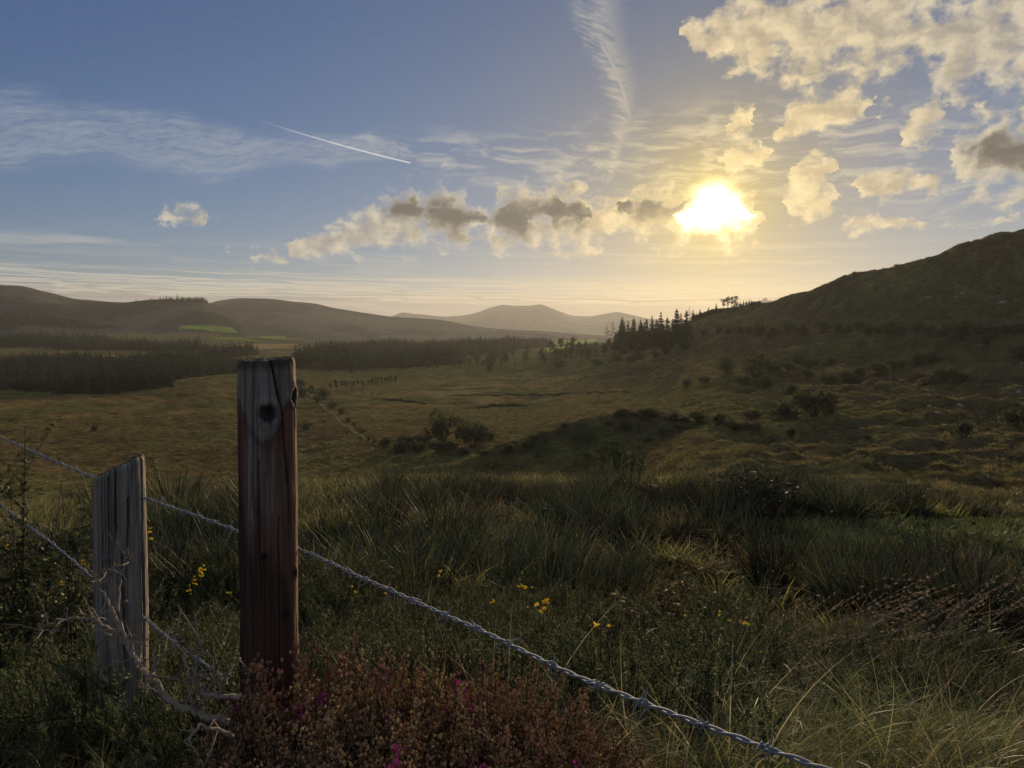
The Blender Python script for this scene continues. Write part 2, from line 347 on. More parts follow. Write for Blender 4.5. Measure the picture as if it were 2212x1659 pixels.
# ------------------------------------------------------------------ terrain heights (relative to the eye)
NEAR = [(0.3, -1.50), (1.0, -1.38), (1.9, -1.34), (2.6, -1.50), (4, -1.90), (7, -2.65), (12, -3.28), (18, -4.02), (24, -5.15), (32, -8.6)]
def z_of(px, py, d):
    r = ray(px, py); return d * r[2] / r[1]
COLS = {   # bearing: [(py, distance), ...] or ('z', distance, height)
    -500: [('z', 60, -19), ('z', 150, -34), (985, 264), (880, 400), (845, 550), (800, 800), (760, 1200), (735, 1500), ('z', 2200, -20)],
    0:    [('z', 60, -19), ('z', 150, -34), (985, 264), (880, 400), (848, 540), (800, 800), (760, 1200), (730, 1600), ('z', 2200, -25)],
    300:  [('z', 60, -19), ('z', 150, -34), (985, 264), (890, 395), (853, 500), (835, 560), (800, 800), (770, 1100), (745, 1500), (722, 2000), ('z', 2600, -30)],
    450:  [('z', 60, -19), ('z', 150, -34), (985, 264), (890, 395), (838, 510), (825, 580), (800, 800), (770, 1100), (745, 1500), (722, 2000), ('z', 2600, -35)],
    575:  [('z', 60, -19), ('z', 150, -34), (985, 258), (895, 400), (842, 520), (825, 600), (800, 780), (780, 1000), (750, 1500), (730, 2200), ('z', 3000, -45)],
    800:  [('z', 60, -18), ('z', 130, -30), (965, 240), (890, 400), (850, 550), (815, 700), (800, 850), (770, 1200), (748, 1700), (732, 2500), ('z', 3500, -60)],
    1106: [('z', 60, -17), ('z', 130, -29), (940, 245), (885, 400), (845, 550), (812, 700), (794, 810), (780, 1000), (755, 1500), (738, 2300), ('z', 3500, -68)],
    1300: [('z', 60, -16), ('z', 130, -27), (905, 250), (870, 350), (830, 500), (795, 650), (772, 760), (752, 860), (740, 960), ('z', 1250, -42), ('z', 2000, -60)],
    1400: [('z', 60, -16), ('z', 120, -24), (910, 210), (850, 370), (800, 540), (770, 640), (745, 720), (726, 800), ('z', 1000, -34), ('z', 1800, -60)],
    1480: [('z', 60, -15), (990, 105), (915, 190), (838, 340), (790, 460), (752, 560), (722, 640), (698, 710), ('z', 900, -18), ('z', 1800, -60)],
    1540: [('z', 60, -15), (995, 95), (920, 170), (840, 300), (790, 420), (750, 520), (715, 590), (690, 645), (668, 705), ('z', 900, -5), ('z', 1800, -60)],
    1620: [('z', 55, -13.5), (1000, 90), (925, 160), (845, 270), (790, 380), (740, 480), (705, 560), (655, 660), ('z', 850, 0), ('z', 1800, -60)],
    1700: [('z', 50, -12.5), (1010, 85), (930, 150), (850, 245), (790, 340), (735, 430), (695, 510), (636, 610), ('z', 800, 10), ('z', 1800, -50)],
    1800: [('z', 45, -11), (1020, 80), (935, 140), (850, 225), (790, 310), (730, 385), (680, 460), (604, 555), ('z', 750, 20), ('z', 1800, -40)],
    1900: [('z', 42, -10), (1025, 75), (935, 130), (855, 210), (795, 285), (728, 355), (665, 430), (583, 530), ('z', 720, 30), ('z', 1800, -30)],
    2000: [('z', 40, -9.5), (1035, 70), (940, 125), (860, 195), (795, 270), (725, 330), (650, 410), (561, 510), ('z', 700, 38), ('z', 1800, -20)],
    2060: [('z', 40, -9.5), (1038, 68), (940, 122), (862, 192), (795, 265), (725, 325), (650, 400), (536, 500), ('z', 700, 42), ('z', 1800, -20)],
    2212: [('z', 38, -9), (1045, 64), (945, 115), (865, 185), (800, 250), (725, 310), (640, 390), (505, 500), ('z', 700, 55), ('z', 1800, -10)],
    2700: [('z', 38, -9), (1045, 64), (945, 115), (850, 185), (770, 250), (680, 310), (570, 390), (450, 480), ('z', 700, 70), ('z', 1800, 0)],
}
COL_AZ, COL_PROF = [], []
for px, lst in sorted(COLS.items()):
    az = math.atan2(px - CX, F * math.cos(PITCH) - 0)
    pr = list(NEAR)
    for e in lst:
        d, z = (e[1], e[2]) if e[0] == 'z' else (e[1], z_of(px, e[0], e[1]))
        pr.append((d / math.cos(az), z))
    pr += [(6000, -76 if px < 1350 else -70), (16000, -84)]
    COL_AZ.append(az); COL_PROF.append(pr)
BACK = NEAR[:6] + [(12, -2.8), (40, -3), (120, 2), (400, 20), (1500, 45), (6000, 40), (16000, 30)]
COL_AZ = [-math.pi, -1.5] + COL_AZ + [1.5, math.pi]; COL_PROF = [BACK, BACK] + COL_PROF + [BACK, BACK]

az_in = np.linspace(math.radians(-42), math.radians(42), 861)
az_l = np.linspace(-math.pi, math.radians(-42), 34)[:-1]; az_r = np.linspace(math.radians(42), math.pi, 34)[1:]
AZ = np.concatenate([az_l, az_in, az_r])
RR = np.exp(np.concatenate([np.linspace(math.log(0.3), math.log(30), 130)[:-1], np.linspace(math.log(30), math.log(1500), 320)[:-1], np.linspace(math.log(1500), math.log(12600), 106)]))
LR = np.log(RR)
tab = np.array([pchip(np.log([p[0] for p in pr]), [p[1] for p in pr], LR) for pr in COL_PROF])     # column, ring
ZZ = np.array([pchip(COL_AZ, tab[:, k], AZ) for k in range(len(RR))])                               # ring, azimuth
AG, RG = np.meshgrid(AZ, RR)
XG, YG = RG * np.sin(AG), RG * np.cos(AG)

# knoll below the near edge, banks in the bog
def bump(x, y, cx, cy, rx, ry, h, rot=0.0):
    c, s = math.cos(rot), math.sin(rot); u, v = (x - cx) * c + (y - cy) * s, -(x - cx) * s + (y - cy) * c
    return h * np.exp(-(u / rx) ** 2 - (v / ry) ** 2)
ZZ += bump(XG, YG, 16, 172, 17, 10, 7.6) + bump(XG, YG, 34, 176, 14, 9, 3.2) + bump(XG, YG, -4, 168, 10, 8, 3.0)
ZZ += bump(XG, YG, -0.25, 1.55, 0.75, 0.5, 0.17)
ZZ += bump(XG, YG, -2.4, 6.2, 1.6, 1.0, 0.35) + bump(XG, YG, -1.6, 9.0, 1.4, 1.2, 0.5) + bump(XG, YG, 4.5, 15, 2.6, 1.5, 0.5) + bump(XG, YG, -4.6, 11, 2.2, 1.5, 0.5)

# ridges behind: (bearing, skyline y), ridge distance, foot distance
HILLS = {
 'hill':     ([(-900, 690), (-700, 640), (-300, 605), (0, 614), (60, 618), (110, 630), (180, 646), (230, 650), (275, 653), (300, 650), (330, 647), (390, 646), (440, 648), (455, 654), (500, 671), (560, 690), (620, 703), (700, 716), (800, 732)], 2700, 1750),
 'far_hill': ([(200, 700), (350, 672), (450, 656), (480, 649), (530, 644), (590, 646), (640, 652), (680, 655), (720, 664), (760, 671), (800, 677), (850, 684), (900, 687), (950, 691), (1000, 700), (1050, 708), (1100, 712), (1180, 716), (1250, 722), (1330, 730), (1400, 740)], 4200, 2600),
 'mountain': ([(500, 716), (700, 702), (800, 690), (850, 682), (872, 675), (900, 679), (950, 684), (1000, 681), (1030, 675), (1060, 664), (1090, 658), (1110, 660), (1140, 660), (1165, 657), (1190, 665), (1215, 675), (1240, 682), (1270, 683), (1300, 679), (1330, 674), (1360, 679), (1400, 688), (1450, 692), (1500, 688), (1560, 672), (1610, 653), (1650, 649), (1700, 656), (1800, 676), (2000, 695), (2300, 712)], 9800, 6500),
}
own = np.zeros(ZZ.shape, np.int8)
for hi, (nm, (sk, dr, df)) in enumerate(HILLS.items(), 1):
    a = [math.atan2(p[0] - CX, F * math.cos(PITCH)) for p in sk]
    zr = pchip(a, [z_of(p[0], p[1], dr) for p in sk], AZ)
    inside = (AZ >= a[0]) & (AZ <= a[-1])
    rr, rf = dr / np.cos(np.clip(AZ, -1.2, 1.2)), df / np.cos(np.clip(AZ, -1.2, 1.2))
    t = (RG - rf) / (rr - rf)
    foot = -78.0
    up = np.clip(t, 0, 1); shp = np.where(t <= 1, up ** 1.35 * (1.0 + 0.25 * np.sin(math.pi * up)), np.exp(-((t - 1) / 0.9) ** 2))
    shp = np.where(t < 0, 0, shp)
    zh = foot + (zr[None, :] - foot) * shp
    sc = dr / 2700.0
    rough = (fbm(XG / (260 * sc), YG / (260 * sc), 3 + hi, 4) * 26 * sc) * np.sin(math.pi * np.clip(t, 0, 1)) ** 0.8
    zh = zh + np.where((t > 0) & (t < 1), rough, 0)
    zh = np.where(inside[None, :] & (t > 0), zh, -999)
    win = zh > ZZ; own[win] = hi; ZZ = np.maximum(ZZ, zh)

# relief: tussocks and hummocks near, broader swells far off
vis = own == 0
amp_r = sstep(RG, 25, 60)
right = sstep(AG, 0.16, 0.42) * sstep(RG, 45, 90) * (1 - sstep(RG, 800, 1500))
cell = np.maximum(RG * (AZ[500] - AZ[499]), 0.02)
ZZ += vis * (fbm(XG / 1.1, YG / 1.1, 21, 3) * 0.22 * sstep(RG, 2.2, 5) * (1 - sstep(RG, 50, 120)))
ZZ += vis * amp_r * (1 - sstep(RG, 500, 900)) * fbm(XG / 5.5, YG / 5.5, 31, 3) * (1.0 + 1.6 * right)
ZZ += vis * sstep(RG, 60, 150) * fbm(XG / 34, YG / 34, 41, 3) * (1.2 + 2.6 * right) * (1 - sstep(RG, 1500, 3000))
ZZ += vis * sstep(RG, 150, 400) * (1 - sstep(RG, 1500, 2600)) * fbm(XG / 110, YG / 110, 47, 2) * (2.0 + 3.0 * right)
# terraces on the right hand hillside
ZZ += right * 0.5 * np.sin((ZZ + fbm(XG / 60, YG / 60, 5, 2) * 9) * 0.75)

def H(x, y):
    """ground height at world x, y, read off the terrain sheet"""
    x, y = np.asarray(x, float), np.asarray(y, float)
    r = np.maximum(np.hypot(x, y), RR[0]); a = np.arctan2(x, y)
    i = np.interp(np.log(r), LR, np.arange(len(RR))); j = np.interp(a, AZ, np.arange(len(AZ)))
    i0 = np.clip(np.floor(i).astype(int), 0, len(RR) - 2); j0 = np.clip(np.floor(j).astype(int), 0, len(AZ) - 2)
    fi, fj = i - i0, j - j0
    return CAMZ + (ZZ[i0, j0] * (1 - fi) * (1 - fj) + ZZ[i0 + 1, j0] * fi * (1 - fj) + ZZ[i0, j0 + 1] * (1 - fi) * fj + ZZ[i0 + 1, j0 + 1] * fi * fj)
def hit(px, py, dmin=1.2, dmax=9000.0):
    """first point of the ground along a bearing"""
    r = ray(px, py); d = np.exp(np.linspace(math.log(dmin), math.log(dmax), 6000))
    x, z = d * r[0] / r[1], CAMZ + d * r[2] / r[1]
    g = H(x, d); k = np.argmax(z < g)
    if not (z < g).any(): k = len(d) - 1
    return Vector((float(x[k]), float(d[k]), float(g[k])))

# ------------------------------------------------------------------ terrain colour: what grows where, with cloud shade and sun painted in
def px_of(x, y, z):
    fx, fz = y * math.cos(PITCH) - (z - CAMZ) * math.sin(PITCH), y * math.sin(PITCH) + (z - CAMZ) * math.cos(PITCH)
    return CX + F * x / fx, CY - F * fz / fx
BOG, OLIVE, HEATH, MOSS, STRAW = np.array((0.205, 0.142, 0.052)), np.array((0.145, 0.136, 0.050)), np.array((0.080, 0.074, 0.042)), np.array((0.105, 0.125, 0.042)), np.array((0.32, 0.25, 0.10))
n1, n2, n3 = fbm(XG / 60, YG / 60, 61, 4), fbm(XG / 16, YG / 16, 71, 4), fbm(XG / 180, YG / 180, 81, 3)
n4 = fbm(XG / 5.5, YG / 5.5, 31, 3)
def lerp(a, b, t): return a * (1 - t[..., None]) + b * t[..., None]
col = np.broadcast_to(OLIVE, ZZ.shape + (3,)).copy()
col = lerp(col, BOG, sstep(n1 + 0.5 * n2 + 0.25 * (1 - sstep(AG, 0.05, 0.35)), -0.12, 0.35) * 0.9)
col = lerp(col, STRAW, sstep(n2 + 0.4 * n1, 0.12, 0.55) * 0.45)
col = lerp(col, HEATH, right * sstep(n1 + 0.6 * n2 + 0.25, -0.2, 0.3) * 0.75)  # heath, darkened further on the right slope to paint in cloud shade
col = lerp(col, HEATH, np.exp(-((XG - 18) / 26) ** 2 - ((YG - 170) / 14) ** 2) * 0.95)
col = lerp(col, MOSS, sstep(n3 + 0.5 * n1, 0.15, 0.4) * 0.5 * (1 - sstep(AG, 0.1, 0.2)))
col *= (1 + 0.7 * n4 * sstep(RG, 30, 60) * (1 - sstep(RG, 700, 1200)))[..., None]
bog_shade = np.exp(-((XG + 95) / 75) ** 2 - ((YG - 290) / 75) ** 2); col = lerp(col, np.array((0.105, 0.078, 0.038)), bog_shade * 0.75 * sstep(n1 + 0.4 * n2, -0.35, 0.2))  # cloud shade over the left bog, painted as a darker brown
col = lerp(col, np.array((0.36, 0.28, 0.11)), np.exp(-((XG + 15) / 90) ** 2 - ((YG - 560) / 150) ** 2) * 0.8 * sstep(n2 + n1, -0.3, 0.3))  # gold strip: sun between the cloud shades, painted into the ground colour
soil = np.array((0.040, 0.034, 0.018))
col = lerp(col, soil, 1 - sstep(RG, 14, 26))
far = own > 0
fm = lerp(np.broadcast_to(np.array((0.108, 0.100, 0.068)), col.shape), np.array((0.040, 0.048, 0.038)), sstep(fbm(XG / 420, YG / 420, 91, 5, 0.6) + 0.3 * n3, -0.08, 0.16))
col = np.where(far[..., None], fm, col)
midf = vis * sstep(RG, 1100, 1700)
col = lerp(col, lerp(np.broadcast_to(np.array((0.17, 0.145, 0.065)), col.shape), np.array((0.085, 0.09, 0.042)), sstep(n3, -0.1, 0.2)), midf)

gm_, gt = node_mat('moor_ground')
at_ = gt.nodes.new('ShaderNodeAttribute'); at_.attribute_name = 'Col'
geo = gt.nodes.new('ShaderNodeNewGeometry')
na = noise(geo.outputs['Position'], 1.1, 6, 0.65, dim='3D'); nb = noise(geo.outputs['Position'], 0.30, 5, 0.66, dim='3D')
k = (na * 1.35 + nb * 1.5 - 0.48).mx(0.3)
mu = gt.nodes.new('ShaderNodeVectorMath'); mu.operation = 'SCALE'; gt.links.new(at_.outputs['Color'], mu.inputs[0]); gt.links.new(k.s, mu.inputs['Scale'])
bs = gt.nodes.new('ShaderNodeBsdfDiffuse'); gt.links.new(mu.outputs[0], bs.inputs[0]); bs.inputs[1].default_value = 0.6
bp = gt.nodes.new('ShaderNodeBump'); bp.inputs['Strength'].default_value = 1.0; bp.inputs['Distance'].default_value = 1.3
gt.links.new((na * 0.7 + nb * 2.0).s, bp.inputs['Height']); gt.links.new(bp.outputs[0], bs.inputs['Normal'])
go = gt.nodes.new('ShaderNodeOutputMaterial'); gt.links.new(bs.outputs[0], go.inputs[0])
hm_, ht = node_mat('hill_slopes')
at_ = ht.nodes.new('ShaderNodeAttribute'); at_.attribute_name = 'Col'
geo = ht.nodes.new('ShaderNodeNewGeometry')
na = noise(geo.outputs['Position'], 0.02, 7, 0.62, dim='3D'); nb = noise(geo.outputs['Position'], 0.004, 4, 0.55, dim='3D')
mu = ht.nodes.new('ShaderNodeVectorMath'); mu.operation = 'SCALE'; ht.links.new(at_.outputs['Color'], mu.inputs[0]); ht.links.new((0.25 + na * 0.95 + nb * 0.5).s, mu.inputs['Scale'])
bs = ht.nodes.new('ShaderNodeBsdfDiffuse'); ht.links.new(mu.outputs[0], bs.inputs[0]); bs.inputs[1].default_value = 0.6
bp = ht.nodes.new('ShaderNodeBump'); bp.inputs['Strength'].default_value = 0.8; bp.inputs['Distance'].default_value = 18.0
ht.links.new(na.s, bp.inputs['Height']); ht.links.new(bp.outputs[0], bs.inputs['Normal'])
go = ht.nodes.new('ShaderNodeOutputMaterial'); ht.links.new(bs.outputs[0], go.inputs[0])

nR, nA = ZZ.shape
idx = np.arange(nR * nA).reshape(nR, nA)
Q = np.stack([idx[:-1, :-1], idx[:-1, 1:], idx[1:, 1:], idx[1:, :-1]], -1)
fo = own[1:, 1:]
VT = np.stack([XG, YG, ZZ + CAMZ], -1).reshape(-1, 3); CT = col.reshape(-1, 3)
slope = (XG[1:, 1:] > 0) & (AG[1:, 1:] > 0.21) & (RG[1:, 1:] > 34)      # the rising hillside east of the bog
parts_of = {'ground': (fo == 0) & ~slope, 'hillside': (fo == 0) & slope, 'hill': fo == 1, 'far_hill': fo == 2, 'mountain': fo == 3}
LAB = {'ground': 'brown bog and rough pasture spread over the valley floor', 'hillside': 'dark tussocky hillside rising to the right edge under the clouds',
       'hill': 'long moorland hill with a flat wooded top at the left', 'far_hill': 'smooth brown hill sloping down behind the wooded hill', 'mountain': 'pale hazy mountain at the end of the valley'}
for nm, mk in parts_of.items():
    q = Q[mk]
    u, inv = np.unique(q, return_inverse=True)
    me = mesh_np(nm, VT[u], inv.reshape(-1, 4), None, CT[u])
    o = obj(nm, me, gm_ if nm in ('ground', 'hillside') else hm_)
    tag(o, LAB[nm], None, None, 'structure')

# ------------------------------------------------------------------ air: one box of thin haze round everything
def make_haze(density=3.3e-5, aniso=0.4):
    bm = bmesh.new(); bmesh.ops.create_cube(bm, size=1.0)
    me = bpy.data.meshes.new('haze'); bm.to_mesh(me); bm.free()
    m, t = node_mat('thin_haze')
    v = t.nodes.new('ShaderNodeVolumePrincipled'); v.inputs['Color'].default_value = (0.85, 0.85, 0.86, 1)
    v.inputs['Density'].default_value = density; v.inputs['Anisotropy'].default_value = aniso
    o_ = t.nodes.new('ShaderNodeOutputMaterial'); t.links.new(v.outputs[0], o_.inputs['Volume'])
    o = obj('haze', me, m); top = CAMZ + max(420.0, float(ZZ.max()) + 15.0); bot = CAMZ + float(ZZ.min()) - 2.0
    o.scale = (26000, 26000, top - bot); o.location = (0, 0, (top + bot) / 2)
    tag(o, 'thin warm haze filling the valley and veiling the far hills', None, None, 'stuff')
make_haze()

# ------------------------------------------------------------------ plant materials
def leaf_mat(name, trans=0.4, gloss=0.10, rough=0.45, vary=0.35):
    m, t = node_mat(name)
    a = t.nodes.new('ShaderNodeAttribute'); a.attribute_name = 'Col'
    oi = t.nodes.new('ShaderNodeObjectInfo')
    hs = t.nodes.new('ShaderNodeHueSaturation'); t.links.new(a.outputs['Color'], hs.inputs['Color'])
    r = E(oi.outputs['Random'])
    t.links.new((r * vary + (1 - vary / 2)).s, hs.inputs['Value']); t.links.new((r * 0.03 + 0.485).s, hs.inputs['Hue'])
    d = t.nodes.new('ShaderNodeBsdfDiffuse'); t.links.new(hs.outputs[0], d.inputs[0])
    tr = t.nodes.new('ShaderNodeBsdfTranslucent'); t.links.new(hs.outputs[0], tr.inputs[0])
    g = t.nodes.new('ShaderNodeBsdfGlossy'); g.inputs['Roughness'].default_value = rough; g.inputs[0].default_value = (0.7, 0.7, 0.7, 1)
    m1 = t.nodes.new('ShaderNodeMixShader'); m1.inputs[0].default_value = trans; t.links.new(d.outputs[0], m1.inputs[1]); t.links.new(tr.outputs[0], m1.inputs[2])
    m2 = t.nodes.new('ShaderNodeMixShader'); m2.inputs[0].default_value = gloss; t.links.new(m1.outputs[0], m2.inputs[1]); t.links.new(g.outputs[0], m2.inputs[2])
    o = t.nodes.new('ShaderNodeOutputMaterial'); t.links.new(m2.outputs[0], o.inputs[0])
    return m
M_GRASS = leaf_mat('grass_blades', 0.45, 0.035, 0.45)
M_RUSH = leaf_mat('rush_stems', 0.16, 0.018, 0.4, 0.6)
M_LEAF = leaf_mat('leaves', 0.30, 0.02, 0.5)
M_NEEDLE = leaf_mat('conifer_needles', 0.18, 0.02, 0.6, 0.8)
M_FLOWER = leaf_mat('petals', 0.35, 0.02, 0.6, 0.1)
def rough_mat(name, rough=0.85, bump_scale=60.0, bump_dist=0.004, metal=0.0, spec=0.25):
    m, t = node_mat(name)
    a = t.nodes.new('ShaderNodeAttribute'); a.attribute_name = 'Col'
    tcn = t.nodes.new('ShaderNodeTexCoord')
    n = noise(tcn.outputs['Object'], bump_scale, 5, 0.6, dim='3D')
    mu = t.nodes.new('ShaderNodeVectorMath'); mu.operation = 'SCALE'; t.links.new(a.outputs['Color'], mu.inputs[0]); t.links.new((n * 0.9 + 0.55).s, mu.inputs['Scale'])
    b = t.nodes.new('ShaderNodeBsdfPrincipled'); t.links.new(mu.outputs[0], b.inputs['Base Color']); b.inputs['Roughness'].default_value = rough
    b.inputs['Metallic'].default_value = metal; b.inputs['Specular IOR Level'].default_value = spec
    bp = t.nodes.new('ShaderNodeBump'); bp.inputs['Distance'].default_value = bump_dist; bp.inputs['Strength'].default_value = 0.8
    t.links.new(n.s, bp.inputs['Height']); t.links.new(bp.outputs[0], b.inputs['Normal'])
    o = t.nodes.new('ShaderNodeOutputMaterial'); t.links.new(b.outputs[0], o.inputs[0])
    return m
M_BARK = rough_mat('bark', 0.9, 40, 0.004)
M_ROCK = rough_mat('lichened_rock', 0.9, 3.0, 0.05)
M_WIRE = rough_mat('galvanised_wire', 0.72, 220, 0.0008, 0.15, 0.35)
M_PLASTER = rough_mat('limewash', 0.8, 1.0, 0.01)

# ------------------------------------------------------------------ plant shapes
def tube(pts, rad, sides=5):
    pts = np.asarray(pts, float); n = len(pts); rad = np.broadcast_to(np.asarray(rad, float), (n,))
    t = np.gradient(pts, axis=0); t /= np.linalg.norm(t, axis=1, keepdims=True) + 1e-9
    ref = np.where(np.abs(t[:, 2:3]) > 0.9, np.array([[1.0, 0, 0]]), np.array([[0, 0, 1.0]]))
    u = np.cross(t, ref); u /= np.linalg.norm(u, axis=1, keepdims=True) + 1e-9; w = np.cross(t, u)
    a = np.arange(sides) * 2 * math.pi / sides
    V = pts[:, None] + rad[:, None, None] * (u[:, None] * np.cos(a)[None, :, None] + w[:, None] * np.sin(a)[None, :, None])
    i = np.arange(n - 1)[:, None] * sides; j = np.arange(sides)[None]; j2 = (j + 1) % sides
    q = np.stack([i + j, i + j2, i + sides + j2, i + sides + j], -1).reshape(-1, 4)
    return V.reshape(-1, 3), q
def spline(pts, n):
    P = np.array(pts, float); P = np.concatenate([[2 * P[0] - P[1]], P, [2 * P[-1] - P[-2]]]); out = []
    for i in range(1, len(P) - 2):
        for t in np.linspace(0, 1, n, endpoint=False):
            a, b, c, d = P[i - 1], P[i], P[i + 1], P[i + 2]
            out.append(0.5 * ((2 * b) + (-a + c) * t + (2 * a - 5 * b + 4 * c - d) * t * t + (-a + 3 * b - 3 * c + d) * t ** 3))
    out.append(P[-2]); return np.array(out)
def blades(g, n, R, h, lean, curl, w, c0, c1, seed, segs=4, base=(0, 0, 0), wind=(0, 0), bright=0.5, flat=0.0):
    r = np.random.default_rng(seed)
    a = r.uniform(0, 2 * math.pi, n); rr = R * np.sqrt(r.uniform(0, 1, n))
    p = np.stack([rr * np.cos(a), rr * np.sin(a), np.full(n, -0.03)], -1) + np.asarray(base)
    phi = a + r.normal(0, 0.7, n); th0 = np.abs(r.normal(lean * 0.4, lean * 0.5, n)) + lean * (rr / max(R, 1e-6)) * 0.8
    cl = r.uniform(curl[0], curl[1], n); Ln = r.uniform(h[0], h[1], n) * r.uniform(0.75, 1.0, n)
    wd = w * r.uniform(0.7, 1.3, n); psi = r.uniform(0, math.pi, n)
    V = np.zeros((n, segs + 1, 2, 3)); t = np.linspace(0, 1, segs + 1)
    for k in range(segs + 1):
        hwid = wd * 0.5 * max(1 - t[k] ** 1.6, 0.06)
        s = np.stack([np.cos(psi), np.sin(psi), np.zeros(n)], -1) * hwid[:, None]
        V[:, k, 0], V[:, k, 1] = p - s, p + s
        th = th0 + cl * t[k]
        st = (Ln / segs)[:, None]
        p = p + st * np.stack([np.sin(th) * np.cos(phi) + wind[0] * t[k], np.sin(th) * np.sin(phi) + wind[1] * t[k], np.cos(th)], -1)
    b = np.arange(n)[:, None] * (segs + 1) * 2 + np.arange(segs)[None] * 2
    q = np.stack([b, b + 1, b + 3, b + 2], -1).reshape(-1, 4)
    br = r.uniform(1 - bright, 1 + bright, n)
    mixv = r.uniform(-0.25, 0.25, n)
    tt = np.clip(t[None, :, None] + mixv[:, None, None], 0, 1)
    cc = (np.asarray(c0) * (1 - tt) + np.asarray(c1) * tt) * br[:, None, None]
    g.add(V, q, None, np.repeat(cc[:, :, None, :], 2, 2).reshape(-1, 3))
    return g
def rush_mesh(seed):
    r = np.random.default_rng(seed); g = Geo()
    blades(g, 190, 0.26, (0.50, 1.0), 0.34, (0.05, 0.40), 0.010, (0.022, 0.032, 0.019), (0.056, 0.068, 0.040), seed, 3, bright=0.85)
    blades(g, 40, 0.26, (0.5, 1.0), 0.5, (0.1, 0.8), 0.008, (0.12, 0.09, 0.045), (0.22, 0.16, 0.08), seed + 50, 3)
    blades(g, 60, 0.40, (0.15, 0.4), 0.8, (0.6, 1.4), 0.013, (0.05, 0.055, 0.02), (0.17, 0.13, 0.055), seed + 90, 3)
    return g.mesh('rushes')
def tuft_mesh(seed, c0, c1, n=110, h=(0.15, 0.4), w=0.006, R=0.13, lean=0.6, curl=(0.4, 1.5), segs=4):
    g = Geo(); blades(g, n, R, h, lean, curl, w, c0, c1, seed, segs); return g.mesh('tuft')
def gorse_mesh(seed, n_main=34, height=0.5, dead=False):
    """upright shoots set all round with short spines; returns mesh and the tips"""
    r = np.random.default_rng(seed); g = Geo(); tips = []
    shoots = []
    for i in range(n_main):
        a = r.uniform(0, 2 * math.pi); rr = 0.30 * math.sqrt(r.uniform()); L = height * r.uniform(0.7, 1.05) * (1 - 0.45 * (rr / 0.30) ** 2)
        d = np.array([math.cos(a) * rr * 1.3 + r.normal(0, 0.15), math.sin(a) * rr * 1.3 + r.normal(0, 0.15), 1.0]); d /= np.linalg.norm(d)
        b = np.array([math.cos(a) * rr * 0.6, math.sin(a) * rr * 0.6, -0.03]); e = b + d * L
        shoots.append((b, e, 0.0045, 0.30))
        for k in range(r.integers(3, 6)):
            t = r.uniform(0.35, 0.9); s = b + d * L * t
            d2 = d * 0.75 + r.normal(0, 0.45, 3); d2[2] = abs(d2[2]) + 0.2; d2 /= np.linalg.norm(d2)
            shoots.append((s, s + d2 * r.uniform(0.09, 0.2), 0.0025, 0.1))
    B = np.array([s[0] for s in shoots]); T = np.array([s[1] for s in shoots])
    for b, e, rad, t0 in shoots:
        v, q = tube(np.linspace(b, e, 3) + np.array([[0, 0, 0], r.normal(0, 0.008, 3), [0, 0, 0]]), [rad, rad * 0.7, rad * 0.3], 3)
        g.add(v, q, None, (0.10, 0.085, 0.065) if dead else (0.055, 0.062, 0.028)); tips.append(e)
    m = 64
    S = len(shoots); t0 = np.array([s[3] for s in shoots])[:, None]
    t = t0 + (1 - t0) * r.uniform(0, 1, (S, m)) ** 0.8
    p = B[:, None] + (T - B)[:, None] * t[..., None]
    ax = (T - B); ln = np.linalg.norm(ax, axis=1, keepdims=True); ax = ax / ln
    keep = np.arange(m)[None] < np.clip(ln * 300, 18, m)
    rd = r.normal(0, 1, (S, m, 3)); rd -= ax[:, None] * (rd * ax[:, None]).sum(-1, keepdims=True); rd /= np.linalg.norm(rd, axis=-1, keepdims=True)
    dr = rd * 0.85 + ax[:, None] * 0.55; L = r.uniform(0.014, 0.030, (S, m, 1)) * (1.15 - 0.5 * t[..., None])
    sd = np.cross(dr, rd + ax[:, None] * 1.3); sd /= np.linalg.norm(sd, axis=-1, keepdims=True) + 1e-9
    w = 0.0021
    P = np.stack([p - sd * w, p + sd * w, p + dr * L], 2)[keep]
    n = len(P); br = r.uniform(0.6, 1.4, n)[:, None]
    c0 = np.array((0.12, 0.10, 0.08) if dead else (0.040, 0.060, 0.024)); c1 = np.array((0.22, 0.19, 0.15) if dead else (0.17, 0.185, 0.085))
    brown = (r.uniform(0, 1, n) < 0.12)[:, None]
    cb = np.where(brown, np.array((0.13, 0.085, 0.045)), c0) * br; ct = np.where(brown, np.array((0.18, 0.13, 0.07)), c1) * br
    g.add(P, None, np.arange(n * 3).reshape(-1, 3), np.stack([cb, cb, ct], 1).reshape(-1, 3))
    return g.mesh('gorse', False), np.array(tips)
def petals(g, c, r, size=0.011, col=(0.72, 0.50, 0.03)):
    for k in range(4):
        d = r.normal(0, 1, 3); d[2] = abs(d[2]) + 0.4; d /= np.linalg.norm(d); s = np.cross(d, r.normal(0, 1, 3)); s /= np.linalg.norm(s)
        V = [c, c + d * size * 0.6 + s * size * 0.45, c + d * size * 1.3, c + d * size * 0.6 - s * size * 0.45]
        g.add(V, [(0, 1, 2, 3)], None, np.array(col) * r.uniform(0.7, 1.15))
